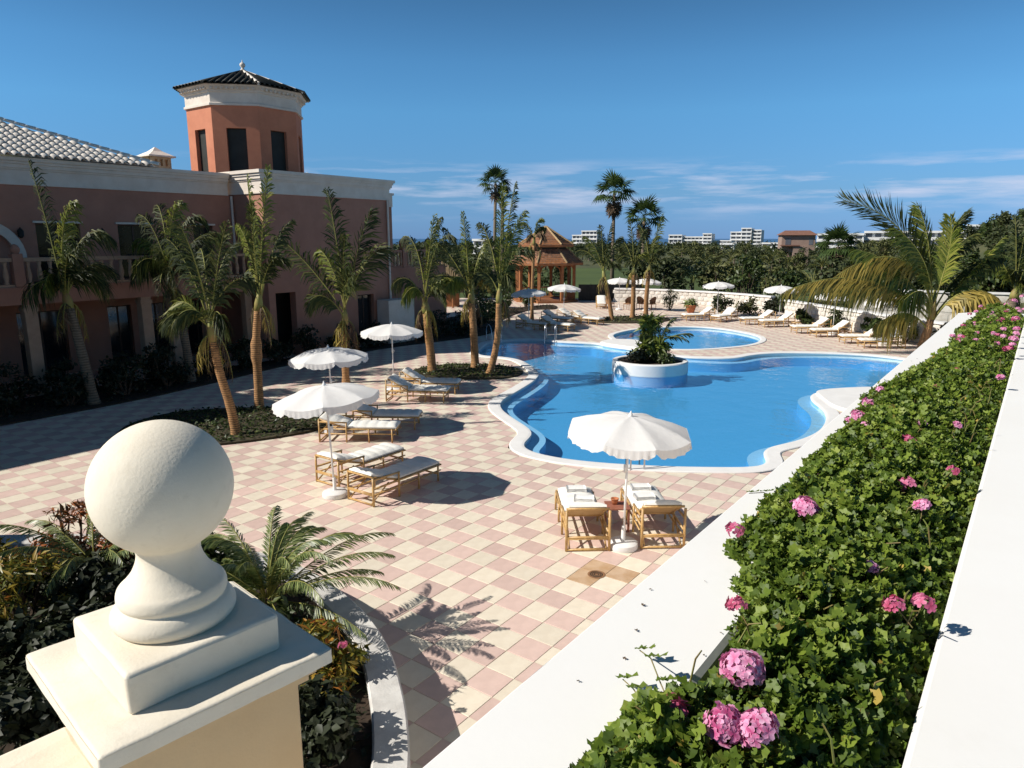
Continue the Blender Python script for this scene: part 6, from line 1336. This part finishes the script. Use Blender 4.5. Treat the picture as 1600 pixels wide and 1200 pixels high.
# pool handrails
def handrail(label, x, y, rz, w=0.30, h=0.72, mat='chrome'):
    t = empty('pool_handrail', (x, y, 0), rz, label, 'handrail')
    for s in (-1, 1): mb = MB(); mb.tube(open_spline3([(s * w / 2, -0.30, 0.0), (s * w / 2, -0.28, h * 0.75), (s * w / 2, -0.12, h), (s * w / 2, 0.12, h * 0.92), (s * w / 2, 0.28, h * 0.4), (s * w / 2, 0.30, -0.6)], 4), 0.021, 8); mb.obj('rail', M[mat], t, True)
    for z in (-0.25, -0.45): mb = MB(); mb.bbox(-w / 2, w / 2, 0.27, 0.33, z - 0.015, z + 0.015); mb.obj('step', M[mat], t)
handrail('steel pool ladder rails under the foreground umbrella', 2.75, 15.22, R(0)); handrail('dark pool handrails in the shaded nook at the back left of the pool', -0.9, 34.7, R(-150), 0.5, 0.85); handrail('handrails at the shaded back edge of the pool, beside the far loungers', 1.9, 35.0, R(170), 0.5, 0.85)

# ================================================================== ISLAND PLANTER
IS = empty('island_planter', (5.38, 27.35, 0), 0, 'round white planter island standing in the swimming pool', 'planter')
mb = MB(); n = 48
def ell(rx, ry): return [(rx * math.cos(2 * math.pi * k / n), ry * math.sin(2 * math.pi * k / n)) for k in range(n)]
ib = MB(); ring(ib, ell(1.44, 1.28), -0.54, ell(1.44, 1.28), -0.05); ib.obj('tiled_base', M['poolblue'], IS, True)
loops = [(ell(1.44, 1.28), -0.10), (ell(1.46, 1.3), -0.10), (ell(1.46, 1.3), 0.32), (ell(1.43, 1.27), 0.36), (ell(1.27, 1.11), 0.36), (ell(1.25, 1.09), 0.34), (ell(1.25, 1.09), 0.15)]
for (A, za), (B, zb) in zip(loops, loops[1:]): ring(mb, A, za, B, zb)
mb.obj('wall', M['coping'], IS, True, auto=50)
mb = MB(); mb.prism(ell(1.26, 1.10), 0.1, 0.28); mb.obj('soil', M['soil'], IS)
bush('island_shrub', 'dark leafy shrub spilling over the right of the island planter', (5.85, 27.25, 0.25), 0.85, 0.5, 1400, 0.13, 'bushleaf', 61, z0=0.15); bush('island_shrub', 'low dark shrub on the left of the island planter', (4.8, 27.15, 0.25), 0.72, 0.3, 900, 0.12, 'darkleaf', 62, z0=0.12)
bush('spiky_shrub', 'pale green spiky shrub rising from the middle of the island planter', (5.42, 27.55, 0.25), 0.70, 1.35, 800, 0.42, 'palmbright', 63, LONG, z0=0.35, up=0.5, shell=0.2, rb=0.1)
palm('dwarf_palm', 'small dwarf palm with dark fronds on the island planter', (5.7, 27.45), [(0.05, 0, 0.6), (0.1, 0, 1.1)], 0.07, [(-30, 1.0, 0.6, 0, 0.5), (20, 1.1, 0.6, 0.2, 0.6), (62, 1.2, 0.5, -0.2, 0.5), (75, 1.0, 0.8, -0.5, 0.3), (-10, 1.0, 0.4, 0.2, 1.0), (-65, 0.9, 0.7, -0.2, 0.5), (5, 1.0, 0.8, -0.6, 0.5)], 64, spread=1.0, shaft=0.1, ll=0.34, lw=0.03, n=20, mat='palmleaf', tmat='greytrunk')

# ================================================================== SHRUBS ROUND THE DECK
for k, (s_, n_, r_, h_) in enumerate([(-7.4, 1.0, 1.0, 1.1), (-6.0, 1.1, 1.0, 1.0), (-6.8, 2.3, 0.9, 0.8), (-5.0, 2.4, 0.9, 0.7), (-3.3, 2.3, 0.9, 0.8), (-1.8, 2.0, 0.9, 0.7), (-4.4, 0.9, 1.0, 1.2), (-3.0, 1.0, 1.0, 1.1), (-1.4, 0.9, 1.0, 1.0), (0.2, 1.0, 1.0, 1.2), (1.8, 0.9, 1.0, 1.1), (3.4, 0.9, 0.9, 1.0), (5.0, 0.8, 0.9, 1.1), (6.8, 0.8, 0.9, 0.9), (8.6, 0.8, 0.9, 1.0), (11.6, 0.7, 1.0, 1.3), (13.0, 1.0, 1.1, 1.6), (14.4, 1.3, 1.1, 1.5), (15.9, 0.8, 1.2, 1.7), (17.6, 0.0, 1.2, 1.6), (19.6, -1.2, 1.3, 1.9), (22.0, -2.4, 1.2, 1.7), (24.6, -3.4, 1.2, 1.5)]):  # outer row added to darken the shaded deck before the hotel
    p = BW(s_, n_, 0.04); lab = 'dark shaded hedge shrub along the foot of the hotel wall' if s_ < 10 else 'dark hedge shrub in the shade behind the palms left of the pool'
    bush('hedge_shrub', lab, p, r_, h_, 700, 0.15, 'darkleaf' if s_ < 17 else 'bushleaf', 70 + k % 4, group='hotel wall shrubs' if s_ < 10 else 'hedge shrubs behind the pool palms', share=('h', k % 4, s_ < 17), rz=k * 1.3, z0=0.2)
WS = [((1.0, 53.2), 0.9, 0.9, 'bushleaf', 'sunlit green shrub left of the gazebo steps'), ((-0.6, 52.2), 0.9, 0.8, 'bushleaf', 'sunlit shrub between the hut and the gazebo'), ((11.2, 50.5), 0.9, 1.2, 'palmleaf', 'dark spiky shrub left of the clay pot by the white wall'), ((14.3, 49.2), 1.0, 1.0, 'treeleaf', 'dark shrub behind the far umbrella pole'), ((15.9, 47.6), 1.0, 0.9, 'treeleaf2', 'dry brownish shrub in the gap of the stone wall'), ((17.0, 46.6), 0.9, 0.8, 'darkleaf', 'dark shrub at the end of the stone wall'), ((17.3, 42.2), 0.6, 0.6, 'bushleaf', 'small shrub before the stone wall behind the fourth lounger'), ((17.9, 39.3), 0.8, 0.8, 'treeleaf', 'dark climbing shrub on the stone wall behind the fifth lounger'), ((18.6, 36.6), 0.7, 0.8, 'bushleaf', 'dark green shrub on the stone wall behind the sixth lounger'), ((19.2, 34.5), 0.7, 0.9, 'palmbright', 'light green shrub on the stone wall left of the big palm'), ((19.6, 31.9), 0.9, 1.1, 'treeleaf2', 'dry grassy shrub at the foot of the big palm'), ((20.6, 31.0), 0.9, 1.2, 'treeleaf2', 'dry shrub right of the big palm trunk'), ((22.5, 33.6), 1.2, 1.3, 'treeleaf', 'dark shrub between the big palm and the spear frond palm')]
for k, ((x, y), r_, h_, mt, lab) in enumerate(WS): bush('wall_shrub', lab, (x, y, 0), r_, h_, 650, 0.2, mt, 90 + k, LONG if mt.startswith('palm') else LEAF, z0=0.2, up=0.5)
PT = empty('plant_pot', (12.2, 48.6, 0), 0, 'terracotta pot with pale agave beyond the paddling pool', 'plant pot'); mb = MB(); mb.lathe([(0.22, 0), (0.32, 0.35), (0.36, 0.45), (0.38, 0.46), (0.38, 0.54), (0.33, 0.54), (0.3, 0.4), (0.01, 0.38)], 16); mb.obj('pot', M['pot'], PT, True)
link('plant', cloud_mesh('plant', [(0, 0, 0.7, 0.35, 0.35, 0.3)], 90, 0.5, M['cycadleaf'], 5, LONG, up=0.9, shell=0.0), PT)
# dark wicker chairs and small table under the far umbrellas
def chair(label, x, y, rz):
    t = empty('wicker_chair', (x, y, 0), R(rz), label, 'chair')
    mb = MB(); mb.bev((0, 0, 0.43), (0.5, 0.5, 0.06), 0.02); mb.obj('seat', M['teak'], t)
    mb = MB(); n = 10; vs = []
    for k in range(n + 1):
        a = math.pi * k / n; vs += [(0.25 * math.cos(a), 0.05 + 0.22 * math.sin(a), 0.46), (0.29 * math.cos(a), 0.06 + 0.27 * math.sin(a), 0.66 + 0.26 * math.sin(a)), (0.26 * math.cos(a), 0.06 + 0.24 * math.sin(a), 0.66 + 0.26 * math.sin(a)), (0.22 * math.cos(a), 0.05 + 0.19 * math.sin(a), 0.46)]
    mb.add(vs, [(k * 4 + i, k * 4 + (i + 1) % 4, k * 4 + 4 + (i + 1) % 4, k * 4 + 4 + i) for k in range(n) for i in range(4)]); mb.obj('backrest', M['teak'], t)
    for sx in (-1, 1):
        for sy in (-1, 1): mb = MB(); mb.tube([(sx * 0.21, sy * 0.21, 0), (sx * 0.22, sy * 0.22, 0.41)], 0.02, 6); mb.obj('leg', M['teak'], t)
chair('dark wicker chair left of the far small umbrella', 7.0, 50.9, 60); chair('dark wicker chair with rounded back between the far palms', 8.25, 50.7, -40); chair('dark wicker chair right of the raised frond palm', 9.9, 50.6, -60); chair('dark wicker chair in front of the white curved wall', 9.2, 50.9, 20)

# ================================================================== LANDSCAPE BEHIND
g = random.Random(21); k = 0; placed = []
LABT = {0: ('round dark tree in the grove on the far golf course', 'grove trees on the golf course', 'grove_tree'), 1: ('olive green bushy tree in the grove on the far golf course', 'olive trees on the golf course', 'olive_tree'), 2: ('feather palm in the grove on the far golf course', 'feather palms on the golf course', 'feather_palm')}
FFR = [frond_mesh('frond', [(0, 0, 0), (0.6, 0, 0.9), (1.4, 0, 1.3), (2.1, 0, 0.5 + 0.3 * i)], 18, 0.6, 0.09, 0.8, 0.2, 0.03, (0, 0, 0), 900 + i, [M['palmleaf'], M['rachis']]) for i in range(3)]
def grove_tree(x, y, kind, sc):
    z = float(terrain_h(np.array(x), np.array(y)))
    lab, grp, nm = LABT[kind]
    if kind == 2:
        root = empty('feather_palm', (x, y, z), g.uniform(0, 6), lab, 'palm', grp); h = g.uniform(0.8, 2.4) * sc
        mb = MB(); mb.tube([(0, 0, -0.3), (0, 0, h)], [0.22, 0.18], 7); mb.obj('trunk', M['greytrunk'], root)
        for q in range(13): link('frond', FFR[q % 3], root, (0, 0, h - 0.1), (0, R(g.uniform(-35, 25)), q * 2.4), sc * g.uniform(0.75, 1.0))
        return root
    s = g.randrange(3); R_ = 1.7
    o = bush(nm, lab, (x, y, z), R_, 2.1, 650, 0.34, ('treeleaf', 'treeleaf2')[kind], 200 + s + 10 * kind, cat='tree', group=grp, share=('t', kind, s), rz=g.uniform(0, 6), z0=1.2, nb=14)
    o.scale = (sc * g.uniform(0.85, 1.3), sc * g.uniform(0.85, 1.3), sc * g.uniform(0.8, 1.15)); return o
while k < 150:
    y = 64 + 210 * g.random() ** 1.5; q = g.uniform(-0.16, 0.52); x = q * y
    if 0.075 < q < 0.155 and y < 128: continue
    if 0.155 <= q < 0.25 and y < 75: continue
    if any((x - a) ** 2 + (y - b) ** 2 < (1.6 + y * 0.008) ** 2 for a, b in placed): continue
    placed.append((x, y)); kd = g.choices((0, 1, 2), (5, 4, 4))[0]
    grove_tree(x, y, kd, (1.0 + 0.25 * g.random()) * (1 + max(0, y - 110) * 0.0030)); k += 1
# hillside bushes at right, behind the iron fence
for k in range(165):
    f = g.random(); y = 46 + 130 * f ** 1.7; x = y * (g.uniform(0.46, 0.86) if k < 95 else g.uniform(0.86, 1.5))
    if x < 23: continue
    z = float(terrain_h(np.array(x), np.array(y))); s = g.randrange(3)
    o = bush('hillside_bush', 'dense green bush on the hillside behind the iron fence', (x, y, z - 0.4), 1.7, 2.1, 650, 0.34, 'treeleaf' if k % 3 else 'bushleaf', 300 + s, cat='bush', group='hillside bushes behind the fence', share=('hb', s, bool(k % 3)), rz=g.uniform(0, 6), z0=0.5, nb=14); o.scale = (g.uniform(1.0, 1.5),) * 2 + (g.uniform(0.8, 1.2),)
# tall bushes right beside the deck
for x, y, sc, lab in ((11.5, 66, 1.1, 'dark tree with open crown beyond the white curved wall'), (14.2, 64.5, 1.2, 'large dark shrubby tree just beyond the far umbrella'), (21, 55, 1.0, 'bright green bushy tree beyond the gap in the stone wall'), (18.8, 57.5, 1.0, 'bright leafed tree left of its neighbour beyond the stone wall'), (24, 49, 1.1, 'bushy tree behind the stone wall and loungers'), (28, 52, 1.2, 'dark bushy tree behind the big arching palm'), (-3, 61, 1.3, 'dark tree behind the thatched hut'), (-7, 58, 1.3, 'dark tree between the hotel terrace and the hut'), (0, 66, 1.1, 'dark tree behind the gazebo')):
    s = g.randrange(3); o = bush('boundary_tree', lab, (x, y, -1.0 if y > 58 or x > 20.5 else 0), 1.7, 2.1, 650, 0.34, 'bushleaf' if 'bright' in lab else 'treeleaf', 400, cat='tree', share=('bt', s, 'bright' in lab), rz=g.uniform(0, 6), z0=1.2, nb=14); o.scale = (sc, sc, sc)
# far wood reading as one dark mass
gg = np.random.default_rng(77); bl = []
for i in range(330):
    y = gg.uniform(270, 560); q = gg.uniform(-0.25, 0.62); x = q * y; h = float(terrain_h(np.array(x), np.array(y))); r = gg.uniform(3.5, 6.0); bl.append((x, y, h + gg.uniform(0.5, 2.2), r * 1.6, r, gg.uniform(1.8, 3.4)))
tag(link('far_wood', cloud_mesh('far_wood', bl, 26000, 1.7, M['treeleaf'], 78, up=0.4, shell=0.5)), 'far belt of dark trees below the white hotels', 'woodland', kind='stuff')
# iron fence at the right
FN = empty('iron_fence', (24, 50, 0), 0, 'dark iron railing fence running up the hillside at right', 'fence'); prev = None; mb = MB()
for i in range(15):
    x, y = 24 + i * 1.7, 50 + i * 0.55; z = float(terrain_h(np.array(x), np.array(y))); p = Vector((x - 24, y - 50, z))
    b = MB(); b.tube([p - Vector((0, 0, 0.3)), p + Vector((0, 0, 1.75))], 0.04, 5); b.obj('post', M['iron'], FN)
    if prev is not None:
        for h in (0.25, 1.6): mb.tube([prev + Vector((0, 0, h)), p + Vector((0, 0, h))], 0.025, 4)
        for f in np.linspace(0.08, 0.92, 11): q = prev.lerp(p, f); mb.tube([q + Vector((0, 0, 0.1)), q + Vector((0, 0, 1.75))], 0.012, 4)
    prev = p
tag(mb.obj('bars', M['iron'], FN), kind='stuff')

def far_block(name, label, blocks, wall='farwhite', win='farwin', floor_h=3.0, bay=3.2):
    """blocks: (x, y, width, depth, height) each with slabs and window openings"""
    x0, y0 = blocks[0][0], blocks[0][1]; z = float(terrain_h(np.array(x0), np.array(y0)))
    root = empty(name, (x0, y0, z - 1), R(-28), label, 'building')
    for (x, y, w, d, h) in blocks:
        ox, oy = x - x0, y - y0; nf = max(1, int(round(h / floor_h))); fh = h / nf; nb = max(1, int(w / bay)); bw = w / nb
        mb = MB(); mb.bbox(ox - w / 2, ox + w / 2, oy + 0.6, oy + d, 0, h + 1); mb.bbox(ox - w / 2, ox - w / 2 + 0.4, oy - 0.3, oy + 0.599, 0, h + 1); mb.bbox(ox + w / 2 - 0.4, ox + w / 2, oy - 0.3, oy + 0.599, 0, h + 1); mb.obj('wall', M[wall], root)
        for f in range(nf + 1): m2 = MB(); m2.bbox(ox - w / 2 - 0.2, ox + w / 2 + 0.2, oy - 0.9, oy + 0.598, 1 + f * fh - 0.5, 1 + f * fh + (0.75 if f < nf else 0.4)); m2.obj('balcony', M[wall], root)
        for f in range(nf):
            for b in range(nb): m2 = MB(); cx = ox - w / 2 + (b + 0.5) * bw; m2.bbox(cx - bw * 0.34, cx + bw * 0.34, oy + 0.55, oy + 0.62, 1 + f * fh + 0.8, 1 + (f + 1) * fh - 0.55); m2.obj('window', M[win], root)
    return root
far_block('white_hotel', 'pair of plain white tower blocks right of the gazebo roof', [(66, 620, 14, 12, 13.5), (54.5, 622, 10, 12, 10)])
far_block('white_hotel', 'long low white hotel with stepped wings behind the grove', [(135, 600, 11, 12, 9.5), (149, 602, 16, 12, 8.0), (161, 600, 7, 12, 10.5), (172, 606, 14, 12, 5.0)])
far_block('white_hotel', 'white balconied tower hotel standing above the grove', [(188, 610, 9, 12, 12.5), (197, 606, 8, 14, 15.5), (205, 608, 7, 14, 14.0)])
far_block('white_hotel', 'terraced white hotel on the hillside behind the fan palm', [(140, 310, 18, 12, 8), (156, 318, 14, 12, 9), (171, 322, 16, 12, 9), (190, 326, 18, 12, 9)])
far_block('white_villa', 'low white villa half hidden in trees right of the balconied tower hotel', [(150, 420, 10, 8, 4.5)])
far_block('white_villa', 'tiny white house above the grove left of the brown house', [(98, 330, 6, 6, 4.5)])
far_block('white_villa', 'white villa glimpsed between the palms left of the gazebo', [(-12.5, 300, 8, 8, 6)])
for k, (x, w, h, lab) in enumerate(((182, 10, 5, 'small white house on the ridge, left of three'), (198, 12, 4, 'white house on the ridge, middle of three'), (216, 16, 3.5, 'long white house on the ridge at the right edge'))): far_block('ridge_house', lab, [(x, 282, w, 8, h)])
HS = empty('brown_house', (67, 170, float(terrain_h(np.array(67.0), np.array(170.0)))), R(-12), 'brown house with flat tiled roof left of the terraced hotel', 'house')
mb = MB(); mb.bbox(-3.6, 3.8, 0, 6, 0, 7.2); mb.bbox(-1.2, 2.2, -1.6, -0.003, 0, 4.6); mb.obj('wall', M['brownwall'], HS)
mb = MB(); mb.add([(-4.1, -0.6, 7.2), (4.3, -0.6, 7.2), (4.3, 6.5, 7.2), (-4.1, 6.5, 7.2), (-2.6, 3, 8.3), (3.0, 3, 8.3)], [(0, 1, 5, 4), (1, 2, 5), (2, 3, 4, 5), (3, 0, 4), (3, 2, 1, 0)]); mb.bbox(-4.0, 0.2, -1.9, -0.004, 4.7, 4.95); mb.obj('roof', M['brownroof'], HS)
for a, b in ((-2.8, -1.6), (2.4, 3.3)): mb = MB(); mb.bbox(a, b, -0.05, 0.03, 5.0, 6.4); mb.obj('window', M['farwin'], HS)
